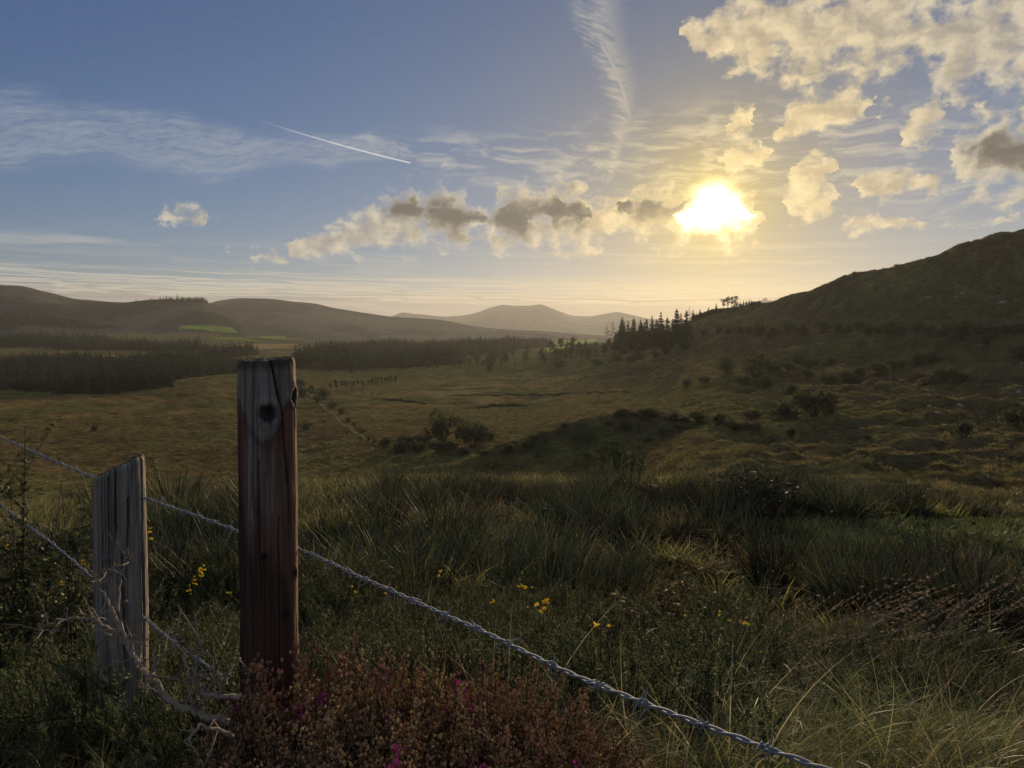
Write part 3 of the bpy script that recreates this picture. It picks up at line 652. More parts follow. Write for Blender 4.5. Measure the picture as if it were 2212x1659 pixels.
def heather_mesh(seed, n=165, h=(0.18, 0.34), R=0.26, pink=0.06):
    """wiry sprigs crowded with tiny bells, mostly gone over to russet, a few still magenta"""
    r = np.random.default_rng(seed); g = Geo(); gp = Geo()
    octv = np.array([(1, 0, 0), (-1, 0, 0), (0, 1, 0), (0, -1, 0), (0, 0, 1.3), (0, 0, -1.3)], float)
    octf = np.array([(0, 2, 4), (2, 1, 4), (1, 3, 4), (3, 0, 4), (2, 0, 5), (1, 2, 5), (3, 1, 5), (0, 3, 5)])
    a = r.uniform(0, 2 * math.pi, n); rr = R * np.sqrt(r.uniform(0, 1, n))
    hot = r.uniform(0, 1, n) < pink
    for i in range(n):
        b = np.array([math.cos(a[i]) * rr[i] * 0.75, math.sin(a[i]) * rr[i] * 0.75, 0.0]); L = r.uniform(*h) * (1 - 0.4 * (rr[i] / R) ** 2)
        d = np.array([math.cos(a[i]) * rr[i] * 1.6, math.sin(a[i]) * rr[i] * 1.6, 1.0]) + r.normal(0, 0.16, 3); d /= np.linalg.norm(d)
        bend = r.normal(0, 0.02, 3); pts = np.array([b, b + d * L * 0.5 + bend, b + d * L])
        v, q = tube(pts, [0.0022, 0.0016, 0.0009], 3); g.add(v, q, None, (0.075, 0.055, 0.04))
        m = 46; t = r.uniform(0.45, 1.0, m); base = (1 - t)[:, None] ** 2 * pts[0] + 2 * ((1 - t) * t)[:, None] * (pts[1] * 2 - (pts[0] + pts[2]) / 2) + t[:, None] ** 2 * pts[2]
        off = r.normal(0, 0.0085, (m, 3)) * (1.25 - 0.6 * t)[:, None]; s = r.uniform(0.0024, 0.0044, (m, 1, 1)) * (1.25 if hot[i] else 1.0)
        V = (base + off)[:, None] + octv[None] * s
        f = (octf[None] + np.arange(m)[:, None, None] * 6).reshape(-1, 3)
        if hot[i]: c = np.array((0.42, 0.07, 0.26)) * r.uniform(0.6, 1.3, (m, 1))
        else:
            c = np.where(r.uniform(0, 1, (m, 1)) < 0.35, np.array((0.36, 0.265, 0.125)), np.array((0.35, 0.205, 0.115))) * r.uniform(0.45, 1.35, (m, 1))
        (gp if hot[i] else g).add(V, None, f, np.repeat(c, 6, 0))
        k = 40; t = r.uniform(0.05, 0.85, k)[:, None]; p = pts[0] * (1 - t) + pts[2] * t; dr = r.normal(0, 1, (k, 3)) * 0.006; dr[:, 2] = np.abs(dr[:, 2]) + 0.003
        sd = r.normal(0, 1, (k, 3)) * 0.0010
        g.add(np.stack([p - sd, p + sd, p + dr * 1.4], 1), None, np.arange(k * 3).reshape(-1, 3), np.array((0.10, 0.11, 0.05)) * r.uniform(0.5, 1.4))
    return g.mesh('heather', False), (gp.mesh('bells', False) if gp.n else None)
def leaf_cloud(g, centers, radii, n, size, c0, c1, r, flatten=0.8):
    """leaf faces spread through a lumpy volume, denser at its skin"""
    k = r.integers(0, len(centers), n); u = r.normal(0, 1, (n, 3)); u /= np.linalg.norm(u, axis=1, keepdims=True)
    rad = (r.uniform(0.35, 1.0, n) ** 0.55)[:, None] * radii[k][:, None] * r.uniform(0.85, 1.12, (n, 1))
    p = centers[k] + u * rad * np.array((1, 1, flatten))
    a = r.normal(0, 1, (n, 3)) + u * 0.6; a /= np.linalg.norm(a, axis=1, keepdims=True)
    b = np.cross(a, r.normal(0, 1, (n, 3))); b /= np.linalg.norm(b, axis=1, keepdims=True)
    s = size * r.uniform(0.6, 1.4, (n, 1))
    V = np.stack([p - a * s, p + b * s * 0.5, p + a * s, p - b * s * 0.5], 1)
    t = r.uniform(0, 1, (n, 1)); cc = (np.asarray(c0) * (1 - t) + np.asarray(c1) * t) * r.uniform(0.7, 1.3, (n, 1))
    g.add(V, np.arange(n * 4).reshape(-1, 4), None, np.repeat(cc, 4, 0))
def bush_mesh(seed, n=900, lumps=9, low=False, c0=(0.042, 0.048, 0.024), c1=(0.085, 0.088, 0.042)):
    """unit bush: about one across, standing on z = 0"""
    r = np.random.default_rng(seed); g = Geo()
    ce, ra = [], []
    for i in range(lumps):
        a = r.uniform(0, 2 * math.pi); q = r.uniform(0, 0.34); z = r.uniform(0.10, 0.36 if low else 0.62) * (1 - 0.5 * q)
        ce.append((math.cos(a) * q, math.sin(a) * q, z)); ra.append(r.uniform(0.13, 0.25))
    leaf_cloud(g, np.array(ce), np.array(ra), n, 0.040, c0, c1, r)
    for i in range(10):
        a = r.uniform(0, 2 * math.pi); e = np.array((math.cos(a) * 0.3, math.sin(a) * 0.3, r.uniform(0.3, 0.45 if low else 0.8))) * r.uniform(0.7, 1.05)
        v, q = tube([np.array((0, 0, -0.08)), e * 0.5 + r.normal(0, 0.03, 3), e], [0.012, 0.008, 0.003], 3); g.add(v, q, None, (0.05, 0.042, 0.034))
    return g.mesh('bush', False)
def spruce_crown(seed, slim=1.0, n_lev=20, bare=0.06, dens=7):
    """unit-height conifer crown: whorls of drooping boughs with hanging sprays"""
    r = np.random.default_rng(seed); g = Geo()
    for lv in range(n_lev):
        z = bare + (1 - bare) * ((lv + r.uniform(-0.3, 0.3)) / n_lev); z = min(max(z, bare), 0.985)
        Lmax = 0.25 * slim * (1 - (z - bare) / (1 - bare)) ** 0.85 + 0.012
        for b in range(dens):
            if r.uniform() < 0.12: continue
            a = r.uniform(0, 2 * math.pi); L = Lmax * r.uniform(0.6, 1.2); dr = np.array((math.cos(a), math.sin(a), 0)); sd = np.array((-dr[1], dr[0], 0))
            droop = r.uniform(0.1, 0.45) * (1.2 - z)
            p = [np.array((0, 0, z)) + dr * L * t + np.array((0, 0, -droop * L * t + 0.25 * L * t * t)) for t in (0, 0.5, 1.0)]
            w = 0.040 * (1.1 - 0.6 * z)
            V = [p[0] - sd * w * 0.3, p[0] + sd * w * 0.3, p[1] + sd * w, p[1] - sd * w, p[2], p[1] + np.array((0, 0, -w * 1.2)), p[0] + np.array((0, 0, -w))]
            c = np.array((0.060, 0.084, 0.046)) * r.uniform(0.5, 1.6)
            g.add(V, [(0, 1, 2, 3)], [(3, 2, 4), (0, 5, 6), (0, 3, 5), (3, 4, 5)], c)
    return g.mesh('crown', False)
def trunk_mesh(seed, h=1.0, r0=0.018, top=0.97):
    r = np.random.default_rng(seed); g = Geo()
    z = np.linspace(-0.03, top, 6); v, q = tube(np.stack([r.normal(0, 0.004, 6), r.normal(0, 0.004, 6), z * h], -1), r0 * (1 - z / top * 0.85), 5)
    g.add(v, q, None, (0.050, 0.040, 0.032)); return g.mesh('trunk')
def pine_crown(seed):
    """open-grown pine: bare stem, flat clumps of foliage towards the top"""
    r = np.random.default_rng(seed); g = Geo(); ce, ra = [], []
    for i in range(8):
        a = r.uniform(0, 2 * math.pi); z = r.uniform(0.34, 0.90); q = r.uniform(0.03, 0.20) * (1.15 - z * 0.6)
        ce.append((math.cos(a) * q, math.sin(a) * q, z)); ra.append(r.uniform(0.10, 0.17))
        v, t = tube([(0, 0, z - 0.12), (math.cos(a) * q * 0.5, math.sin(a) * q * 0.5, z - 0.05), ce[-1]], [0.012, 0.008, 0.004], 3); g.add(v, t, None, (0.045, 0.036, 0.028))
    leaf_cloud(g, np.array(ce), np.array(ra), 620, 0.026, (0.030, 0.040, 0.020), (0.055, 0.064, 0.034), r, 0.75)
    return g.mesh('crown', False)
def broad_crown(seed, c0=(0.045, 0.050, 0.020), c1=(0.095, 0.090, 0.036)):
    r = np.random.default_rng(seed); g = Geo(); ce, ra = [], []
    for i in range(9):
        a = r.uniform(0, 2 * math.pi); z = r.uniform(0.42, 0.84); q = r.uniform(0.05, 0.32) * (1.2 - z * 0.5)
        ce.append((math.cos(a) * q, math.sin(a) * q, z)); ra.append(r.uniform(0.11, 0.19))
        v, t = tube([(0, 0, 0.25), (math.cos(a) * q * 0.5, math.sin(a) * q * 0.5, z * 0.65), ce[-1]], [0.014, 0.009, 0.004], 3); g.add(v, t, None, (0.05, 0.042, 0.034))
    leaf_cloud(g, np.array(ce), np.array(ra), 900, 0.026, c0, c1, r, 0.8)
    return g.mesh('crown', False)

# ------------------------------------------------------------------ scattered stuff through geometry nodes
PROTO = bpy.data.collections.new('plant_shapes')          # not linked to the scene: only instanced
def proto(name, me, mat, coll): return obj(name, me, mat, coll=coll)
def scatter(name, P, S, protos, label, mat, tilt=0.12, seed=0):
    r = np.random.default_rng(seed); n = len(P)
    co = bpy.data.collections.new(name + '_shapes')
    for i, me in enumerate(protos): proto('%s_shape_%d' % (name, i), me, mat, co)
    me = bpy.data.meshes.new(name); me.vertices.add(n); me.vertices.foreach_set('co', np.asarray(P, np.float32).ravel())
    a = me.attributes.new('scl', 'FLOAT_VECTOR', 'POINT'); sc = np.asarray(S, np.float32)
    if sc.ndim == 1: sc = np.stack([sc, sc, sc], -1)
    a.data.foreach_set('vector', sc.ravel())
    a = me.attributes.new('rot', 'FLOAT_VECTOR', 'POINT'); a.data.foreach_set('vector', np.stack([r.normal(0, tilt, n), r.normal(0, tilt, n), r.uniform(0, 6.283, n)], -1).astype(np.float32).ravel())
    a = me.attributes.new('pick', 'INT', 'POINT'); a.data.foreach_set('value', r.integers(0, len(protos), n).astype(np.int32))
    o = obj(name, me)
    ng = bpy.data.node_groups.new(name + '_scatter', 'GeometryNodeTree')
    ng.interface.new_socket('Geometry', in_out='INPUT', socket_type='NodeSocketGeometry'); ng.interface.new_socket('Geometry', in_out='OUTPUT', socket_type='NodeSocketGeometry')
    gi, go_ = ng.nodes.new('NodeGroupInput'), ng.nodes.new('NodeGroupOutput')
    ci = ng.nodes.new('GeometryNodeCollectionInfo'); ci.inputs['Collection'].default_value = co; ci.inputs['Separate Children'].default_value = True; ci.inputs['Reset Children'].default_value = True
    ip = ng.nodes.new('GeometryNodeInstanceOnPoints'); ip.inputs['Pick Instance'].default_value = True
    def na_(nm, ty):
        q = ng.nodes.new('GeometryNodeInputNamedAttribute'); q.data_type = ty; q.inputs['Name'].default_value = nm; return q.outputs[0]
    er = ng.nodes.new('FunctionNodeEulerToRotation'); ng.links.new(na_('rot', 'FLOAT_VECTOR'), er.inputs[0])
    ng.links.new(gi.outputs[0], ip.inputs['Points']); ng.links.new(ci.outputs[0], ip.inputs['Instance']); ng.links.new(na_('pick', 'INT'), ip.inputs['Instance Index'])
    ng.links.new(er.outputs[0], ip.inputs['Rotation']); ng.links.new(na_('scl', 'FLOAT_VECTOR'), ip.inputs['Scale']); ng.links.new(ip.outputs[0], go_.inputs[0])
    md = o.modifiers.new('scatter', 'NODES'); md.node_group = ng
    tag(o, label, None, None, 'stuff'); return o
def polar_points(n, r0, r1, a0, a1, seed, power=1.0):
    """ground points, evenly spread over a sector"""
    r = np.random.default_rng(seed)
    rr = (r.uniform(0, 1, n) * (r1 ** power - r0 ** power) + r0 ** power) ** (1 / power); aa = r.uniform(math.radians(a0), math.radians(a1), n)
    x, y = rr * np.sin(aa), rr * np.cos(aa)
    return np.stack([x, y, H(x, y)], -1)
def in_poly(P, poly):
    x, y = P[:, 0], P[:, 1]; ins = np.zeros(len(P), bool); n = len(poly)
    for i in range(n):
        x1, y1 = poly[i][0], poly[i][1]; x2, y2 = poly[(i + 1) % n][0], poly[(i + 1) % n][1]
        c = ((y1 > y) != (y2 > y)) & (x < (x2 - x1) * (y - y1) / (y2 - y1 + 1e-12) + x1); ins ^= c
    return ins
def poly_points(px_poly, spacing, seed, jitter=0.45):
    poly = [hit(*p) for p in px_poly]
    xs, ys = [p.x for p in poly], [p.y for p in poly]
    gx, gy = np.meshgrid(np.arange(min(xs), max(xs), spacing), np.arange(min(ys), max(ys), spacing))
    r = np.random.default_rng(seed)
    P = np.stack([gx.ravel() + r.uniform(-jitter, jitter, gx.size) * spacing, gy.ravel() + r.uniform(-jitter, jitter, gx.size) * spacing, np.zeros(gx.size)], -1)
    P = P[in_poly(P, poly)]; P[:, 2] = H(P[:, 0], P[:, 1]); return P

# tussocks of the bog and hillside (mass of them)
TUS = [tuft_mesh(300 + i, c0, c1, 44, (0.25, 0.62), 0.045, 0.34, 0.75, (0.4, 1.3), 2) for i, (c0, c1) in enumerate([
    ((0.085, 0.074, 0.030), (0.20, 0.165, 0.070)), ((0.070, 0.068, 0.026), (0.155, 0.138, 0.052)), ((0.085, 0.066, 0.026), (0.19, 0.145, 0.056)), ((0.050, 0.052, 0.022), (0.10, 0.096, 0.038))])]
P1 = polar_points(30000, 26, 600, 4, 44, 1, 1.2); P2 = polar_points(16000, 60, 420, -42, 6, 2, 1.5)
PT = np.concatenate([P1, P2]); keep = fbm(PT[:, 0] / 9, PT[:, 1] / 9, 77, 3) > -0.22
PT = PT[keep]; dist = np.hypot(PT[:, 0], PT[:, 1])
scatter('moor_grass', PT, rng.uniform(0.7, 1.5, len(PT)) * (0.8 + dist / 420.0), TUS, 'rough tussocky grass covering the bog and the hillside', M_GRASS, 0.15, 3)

# forests that read as one mass
SPR = [spruce_crown(400 + i, s, 13, 0.05, 6) for i, s in enumerate((1.15, 1.35, 0.95, 1.25))]
def forest(name, polys, spacing, h, label, seed):
    P = np.concatenate([poly_points(p, spacing, seed + i) for i, p in enumerate(polys)])
    r = np.random.default_rng(seed); hh = r.uniform(h[0], h[1], len(P)) * (1 + 0.9 * fbm(P[:, 0] / 60, P[:, 1] / 60, seed, 3)) * r.choice([0.8, 1.0, 1.0, 1.25], len(P))
    scatter(name, P, np.stack([hh * 1.15, hh * 1.15, hh], -1), SPR, label, M_NEEDLE, 0.02, seed); return len(P)
forest('spruce_plantation', [[(-350, 845), (30, 842), (200, 851), (368, 835), (376, 822), (520, 806), (600, 792), (480, 773), (280, 782), (-350, 790)]], 5.2, (9, 13.5), 'dense spruce plantation beside the brown bog, seen as one dark mass', 11)
forest('valley_forest', [[(640, 797), (760, 799), (900, 793), (985, 787), (985, 778), (860, 776), (720, 782), (640, 786)], [(660, 774), (800, 772), (940, 770), (1060, 766), (1190, 750), (1190, 743), (1000, 748), (800, 752), (680, 760)]], 6.5, (10, 17), 'wide conifer forest across the middle of the valley', 12)
forest('hillfoot_forest', [[(-300, 755), (100, 754), (260, 757), (430, 760), (430, 752), (280, 742), (-300, 739)], [(440, 770), (520, 772), (560, 766), (500, 760), (430, 762)], [(-300, 714), (0, 712), (265, 712), (262, 704), (150, 692), (60, 682), (-300, 676)]], 8.0, (10, 16), 'dark conifer woods along the foot of the left hill', 13)
forest('hilltop_wood', [[(280, 662), (340, 658), (448, 658), (450, 650), (390, 649), (320, 650)]], 14, (11, 15), 'thin line of conifers along the flat hilltop', 14)

# ------------------------------------------------------------------ individual trees and bushes
def empty(name, loc): 
    o = bpy.data.objects.new(name, None); C.objects.link(o); o.location = loc; o.empty_display_size = 0.3; return o
CROWNS = {'spruce': [spruce_crown(500 + i, s, 22, b, 8) for i, (s, b) in enumerate(((1.0, 0.05), (1.25, 0.12), (0.85, 0.04), (1.1, 0.2)))],
          'airy': [spruce_crown(520 + i, 1.15, 12, 0.28, 5) for i in range(2)],
          'pine': [pine_crown(540 + i) for i in range(4)], 'broad': [broad_crown(560 + i) for i in range(4)]}
TRUNKS = [trunk_mesh(580 + i) for i in range(3)]
def tree(kind, name, px, py, hpx, label, group, d=None, k=[0]):
    k[0] += 1; i = k[0]
    p = hit(px, py) if d is None else Vector((at(px, py, d).x, d, float(H(at(px, py, d).x, d))))
    hh = hpx / F * p.y * 1.03
    e = empty(name, p); e.scale = (hh, hh, hh); e.rotation_euler = (0, 0, (i * 2.399) % 6.283)
    tag(e, label, 'tree', group)
    obj('trunk', TRUNKS[i % 3], M_BARK, e)
    cl = CROWNS[kind]; obj('crown', cl[i % len(cl)], M_NEEDLE if kind != 'broad' else M_LEAF, e)
    return e
r_ = random.Random(5)
G_SPUR = 'conifers on the spur below the skyline'
for px, top, base in [(1344, 684, 741), (1356, 692, 746), (1368, 687, 744), (1383, 690, 746), (1396, 689, 742), (1408, 682, 741), (1418, 690, 744), (1427, 674, 741), (1441, 686, 742), (1452, 690, 740), (1461, 667, 733), (1470, 676, 735), (1482, 671, 736), (1490, 690, 734)]:
    tree('spruce', 'spruce_tree', px, base, base - top, 'dark spruce in the ragged clump on the spur under the sunset', G_SPUR)
for px, top, base in [(1330, 716, 762), (1347, 722, 764), (1362, 712, 758), (1392, 716, 757), (1415, 708, 756), (1377, 726, 762)]:
    tree('spruce', 'spruce_tree', px, base, base - top, 'spruce in the lower rank at the front of the spur clump', G_SPUR)
for i in range(26):
    px = 1338 + r_.uniform(0, 150); py = 742 + r_.uniform(-6, 16)
    tree('spruce', 'spruce_tree', px, py, r_.uniform(30, 58), 'dark spruce packed in the middle of the spur clump', G_SPUR)
tree('airy', 'spruce_tree', 1311, 735, 36, 'shorter of two thin see-through spruces beside the spur clump', None)
tree('airy', 'spruce_tree', 1323, 735, 42, 'taller of two thin see-through spruces beside the spur clump', None)
for i_, (px, py, h) in enumerate([(1497, 692, 22), (1504, 690, 15), (1512, 687, 19), (1521, 684, 13), (1530, 681, 17), (1538, 677, 12)]):
    tree('spruce', 'spruce_tree', px, py, h, 'small spruce climbing the ridge towards the pines, {} from the left'.format('first second third fourth fifth sixth'.split()[i_]), 'small spruces climbing the ridge')
tree('airy', 'spruce_tree', 1489, 693, 36, 'lone airy spruce standing above the dark spur clump', None)
tree('spruce', 'spruce_tree', 1547, 672, 17, 'small pointed spruce left of the tall skyline group', None)
for px, top in [(1563, 645), (1572, 639), (1581, 641), (1590, 640)]:
    tree('pine', 'pine_tree', px, 672, 672 - top, 'tall pine in the tight group on the skyline below the sun', 'pines grouped on the skyline')
for px, h in [(1600, 12), (1606, 13), (1612, 12), (1618, 15), (1623, 13)]:
    tree('spruce', 'spruce_tree', px, 661, h, 'small spruce in the short row on the skyline right of the pines', 'small spruces in the skyline row')
for i in range(20):
    px = 716 + i * 7.2 + r_.uniform(-2, 2); py = 846 - i * 0.85 + r_.uniform(-1.5, 1.5)
    tree('pine', 'pine_tree', px, py, r_.uniform(16, 23), 'bare-stemmed pine in the shelter belt out on the bog', 'pines of the shelter belt')
for i in range(34):
    px = 655 + i * 10.2 + r_.uniform(-4, 4); py = 803 - max(0, i - 12) * 0.6 + r_.uniform(-2, 2)
    tree(r_.choice(['pine', 'spruce', 'broad']), 'field_edge_tree', px, py, r_.uniform(13, 24), 'tree in the ragged line between the bog and the valley forest', 'trees along the far edge of the bog')
for i in range(105):
    px = 985 + r_.uniform(0, 350); py = 796 - (px - 1010) * 0.045 - r_.uniform(0, 34)
    tree(r_.choice(['broad', 'broad', 'airy']), 'hedgerow_tree', px, py, r_.uniform(16, 32), 'round-headed tree among the small fields below the spur', 'trees among the small fields')
for i in range(46):
    px = 40 + i * 7.3 + r_.uniform(-2, 2); py = 845 + (6 if 120 < px < 260 else 0) - max(0, px - 260) * 0.085 + r_.uniform(-1, 1)
    tree('spruce', 'spruce_tree', px, py, r_.uniform(28, 40), 'spruce in the front rank of the plantation beside the bog', 'front rank of the plantation')

BUSH = [bush_mesh(600 + i) for i in range(4)]; LOWB = [bush_mesh(620 + i, 900, 10, True) for i in range(3)]
PALEB = [bush_mesh(640, 1100, 9, False, (0.075, 0.085, 0.045), (0.14, 0.14, 0.075))]
def bush(px, py, wpx, label, group=None, low=False, name='bush', pal=False, hk=1.0, k=[0]):
    k[0] += 1; i = k[0]
    p = hit(px, py, 20.0); w = wpx / F * p.y * 1.25
    ms = PALEB if pal else (LOWB if low else BUSH)
    o = obj(name, ms[i % len(ms)], M_LEAF, None, p); o.scale = (w, w, w * hk * 1.05); o.rotation_euler = (0, 0, (i * 2.1) % 6.283)
    return tag(o, label, 'bush', group)
def c7(cx, cy): return 1350 + cx * 0.3896, 486 + cy * 0.3896
def c6(cx, cy): return 648 + cx * 0.3906, 621 + cy * 0.3906
for cx, cyy, w in [(440, 615, 45), (520, 605, 48), (580, 605, 48), (640, 608, 46), (690, 602, 52), (750, 615, 80), (830, 610, 55), (905, 612, 90), (985, 615, 75), (1090, 605, 85), (1170, 600, 70), (1235, 598, 50), (1300, 580, 60), (1350, 612, 66), (1415, 606, 60), (1475, 605, 75), (1525, 612, 66), (1620, 600, 66), (1690, 608, 64), (1780, 618, 64), (1965, 610, 60), (2050, 622, 64), (2110, 612, 66), (2155, 605, 56), (2210, 600, 60)]:
    bush(*c7(cx, cyy), w * 0.3896 * 1.2, 'round dark bush in the hedge line halfway up the right hillside', 'bushes of the hillside hedge')
bush(*c7(1875, 645), 62, 'largest rounded bush in the hedge line on the right hillside')
bush(*c7(2010, 665), 30, 'bush just below the large rounded bush of the hillside hedge')
bush(*c7(565, 830), 44, 'dome-shaped thorn bush at the foot of the right hillside', hk=1.1)
bush(*c7(725, 845), 60, 'tall gappy thorn bush beside the dome-shaped one at the hill foot', hk=1.25)
bush(*c7(345, 905), 27, 'lone round bush where the bog meets the right hillside')
bush(*c7(1050, 1062), 100, 'broad low dark thicket in the middle of the right hillside', low=True)
bush(*c7(880, 1060), 52, 'low thicket joined to the left side of the broad hillside thicket', low=True)
for cx, cyy, w in [(960, 775, 105), (1030, 795, 100), (1140, 780, 90), (900, 810, 90), (440, 880, 70), (920, 935, 90), (1400, 830, 130), (1500, 810, 120), (1620, 775, 130), (1700, 770, 100), (1780, 875, 150), (1870, 875, 100), (1230, 885, 140), (1120, 885, 100), (520, 1110, 120), (600, 1150, 130), (700, 1155, 120), (270, 1090, 90), (400, 1095, 110), (700, 1085, 100), (920, 1172, 90), (1340, 1190, 60), (2170, 1120, 170), (1880, 1175, 150), (2190, 740, 120), (820, 820, 90), (1300, 850, 110), (1000, 850, 100), (650, 890, 90), (780, 900, 100)]:
    bush(*c7(cx, cyy), w * 0.3896, 'low dark scrub bush scattered on the lower right hillside', 'scrub on the right hillside', low=True)
bush(*c6(795, 855), 78, 'big round dark bush beside the knoll at the bog edge', hk=1.05)
bush(*c6(955, 885), 80, 'dark bush leaning on the left flank of the knoll', low=True, hk=1.2)
for cx, cyy, w in [(470, 890, 105), (590, 880, 120), (680, 870, 100), (550, 920, 120), (760, 915, 130), (650, 915, 110), (1050, 850, 90), (900, 930, 80), (830, 905, 90), (1150, 915, 90)]:
    bush(*c6(cx, cyy), w * 0.3906, 'grey-green willow scrub below the big round bush', 'willow scrub by the knoll', low=True)
for i in range(46):
    a = r_.uniform(0, 6.283); q = math.sqrt(r_.uniform(0, 1))
    x, y = 18 + math.cos(a) * q * 25, 168 + math.sin(a) * q * 10
    k_ = i % 3; o = obj('gorse_bush', LOWB[k_], M_LEAF, None, Vector((x, y, float(H(x, y)))))
    w = r_.uniform(2.2, 5.0); o.scale = (w, w, w * 0.6); o.rotation_euler = (0, 0, a)
    tag(o, 'dark gorse bush covering the knoll at the edge of the bog', 'bush', 'gorse on the knoll')
for cx, cyy, w in [(20, 610, 80), (130, 620, 80), (180, 668, 55), (230, 705, 50), (270, 748, 40), (300, 772, 32), (350, 808, 34), (0, 560, 70), (90, 640, 60), (60, 590, 60), (380, 850, 30), (410, 868, 40)]:
    bush(*c6(cx, cyy), w * 0.3906, 'bush in the overgrown hedge running down the bog beside the post', 'bushes of the bog hedge')
bush(*c6(40, 790), 24, 'lone dark bush on the bog just right of the tall post')
bush(*c6(1050, 462), 30, 'pale rounded bush at the far edge of the bog', pal=True)
bush(*c6(1430, 443), 24, 'round bush by itself at the far right edge of the bog')
bush(*c6(1640, 432), 26, 'low dark bush beneath the spur clump', low=True)
bush(528 * 0.3906, 567 + 938 * 0.3906, 20, 'lone bush on the bog between the two posts')
for cx, cyy, w in [(1760, 415, 40), (1840, 415, 60), (1880, 400, 50), (1960, 395, 60), (2020, 372, 60), (2150, 300, 60), (1940, 330, 60), (2060, 320, 50)]:
    bush(*c6(cx, cyy), w * 0.3906, 'small thorn bush on the bank below the spur clump', 'thorn bushes below the spur')
for i_, (px, py, w) in enumerate([(1502, 688, 14), (1515, 686, 18), (1528, 682, 16), (1540, 678, 14), (1556, 676, 12), (1600, 664, 12), (1628, 660, 14), (1640, 657, 12), (1664, 648, 9), (1684, 641, 8)]):
    bush(px, py, w, 'low scrub bush along the ridge beside the pines, {} from the left'.format('first second third fourth fifth sixth seventh eighth ninth tenth'.split()[i_]), 'scrub along the ridge', low=True)
bush(1652, 652, 12, 'wind-bent shrub alone on the skyline right of the small spruces')

# ------------------------------------------------------------------ rocks on the hillside
def rock_mesh(seed):
    r = np.random.default_rng(seed); bm = bmesh.new(); bmesh.ops.create_icosphere(bm, subdivisions=2, radius=0.5)
    for v in bm.verts:
        n = Vector(v.co).normalized(); v.co *= 0.75 + 0.5 * (0.5 + float(vnoise(np.array(n.x * 2 + seed), np.array(n.y * 2 + n.z * 1.7), seed)))
        v.co.z = max(v.co.z * 0.6, -0.2)
    me = bpy.data.meshes.new('rock'); bm.to_mesh(me); bm.free()
    a = me.color_attributes.new('Col', 'FLOAT_COLOR', 'POINT')
    for d in a.data: d.color = (0.24, 0.235, 0.22, 1)
    return me
ROCKS = [rock_mesh(i) for i in range(3)]
def rock(px, py, wpx, label, group=None, k=[0]):
    k[0] += 1; p = hit(px, py, 25.0); w = wpx / F * p.y * 0.95
    o = obj('boulder', ROCKS[k[0] % 3], M_ROCK, None, p); o.scale = (w, w * 0.8, w * 1.1); o.rotation_euler = (0, 0, k[0] * 1.3)
    return tag(o, label, 'boulder', group)
rock(*c7(267, 850), 4, 'single white boulder at the foot of the right hillside by the bog')
rock(*c7(1195, 795), 9, 'pale boulder among the scrub bushes of the right hillside')
rock(*c7(1075, 812), 6, 'small pale boulder left of another among the hillside scrub')
rock(*c7(1860, 1003), 16, 'broad grey boulder low on the right hillside')
rock(*c7(1690, 1008), 14, 'flat grey boulder left of the broad one low on the hillside')
rock(*c7(1315, 1126), 8, 'rounded pale boulder beside a dark scrub bush low on the slope')
for cx, cyy, w in [(2130, 900, 22), (2180, 930, 34), (1450, 960, 16), (1685, 405, 34), (1840, 400, 22), (2090, 435, 42), (1700, 240, 14), (1865, 378, 24), (2200, 768, 24), (1975, 862, 14), (1400, 1050, 12), (1350, 455, 12), (1960, 545, 14), (1410, 548, 10), (1640, 420, 20), (1230, 815, 14)]:
    rock(*c7(cx, cyy), w * 0.3896, 'pale outcrop stone scattered on the upper right hillside', 'stones on the hillside')

# ------------------------------------------------------------------ telegraph poles, hut, cottages
def pole(px, top, base, label, name='telegraph_pole', d=None):
    p = hit(px, base, 25.0); h = (base - top) / F * p.y
    e = empty(name, p); tag(e, label, 'pole')
    g = Geo(); v, q = tube([(0, 0, -0.5), (0, 0, h * 0.5), (0.02, 0, h)], [0.19, 0.17, 0.14], 8); g.add(v, q, None, (0.055, 0.045, 0.036)); g.add([(0.14, 0, h), (0, 0.14, h), (-0.14, 0, h), (0, -0.14, h)], [(0, 1, 2, 3)], None, (0.06, 0.05, 0.04))
    obj('shaft', g.mesh('shaft'), M_BARK, e)
    g = Geo(); v, q = tube([(-0.9, 0, h - 0.45), (0, -0.16, h - 0.45), (0.9, 0, h - 0.45)], 0.07, 4); g.add(v, q, None, (0.06, 0.05, 0.04)); obj('crossarm', g.mesh('crossarm'), M_BARK, e)
    return e
pole(804, 846, 878, 'thin telegraph pole on the bog below the shelter belt')
pole(1293, 845, 872, 'telegraph pole alone on the right half of the bog')
pole(233, 823, 851, 'telegraph pole in front of the spruce plantation')
pole(1508, 667, 679, 'short pole on the skyline between the airy spruce and the pines')
def box(g, x0, x1, y0, y1, z0, z1, c):
    V = [(x, y, z) for z in (z0, z1) for y in (y0, y1) for x in (x0, x1)]
    g.add(V, [(0, 2, 3, 1), (4, 5, 7, 6), (0, 1, 5, 4), (2, 6, 7, 3), (0, 4, 6, 2), (1, 3, 7, 5)], None, c)
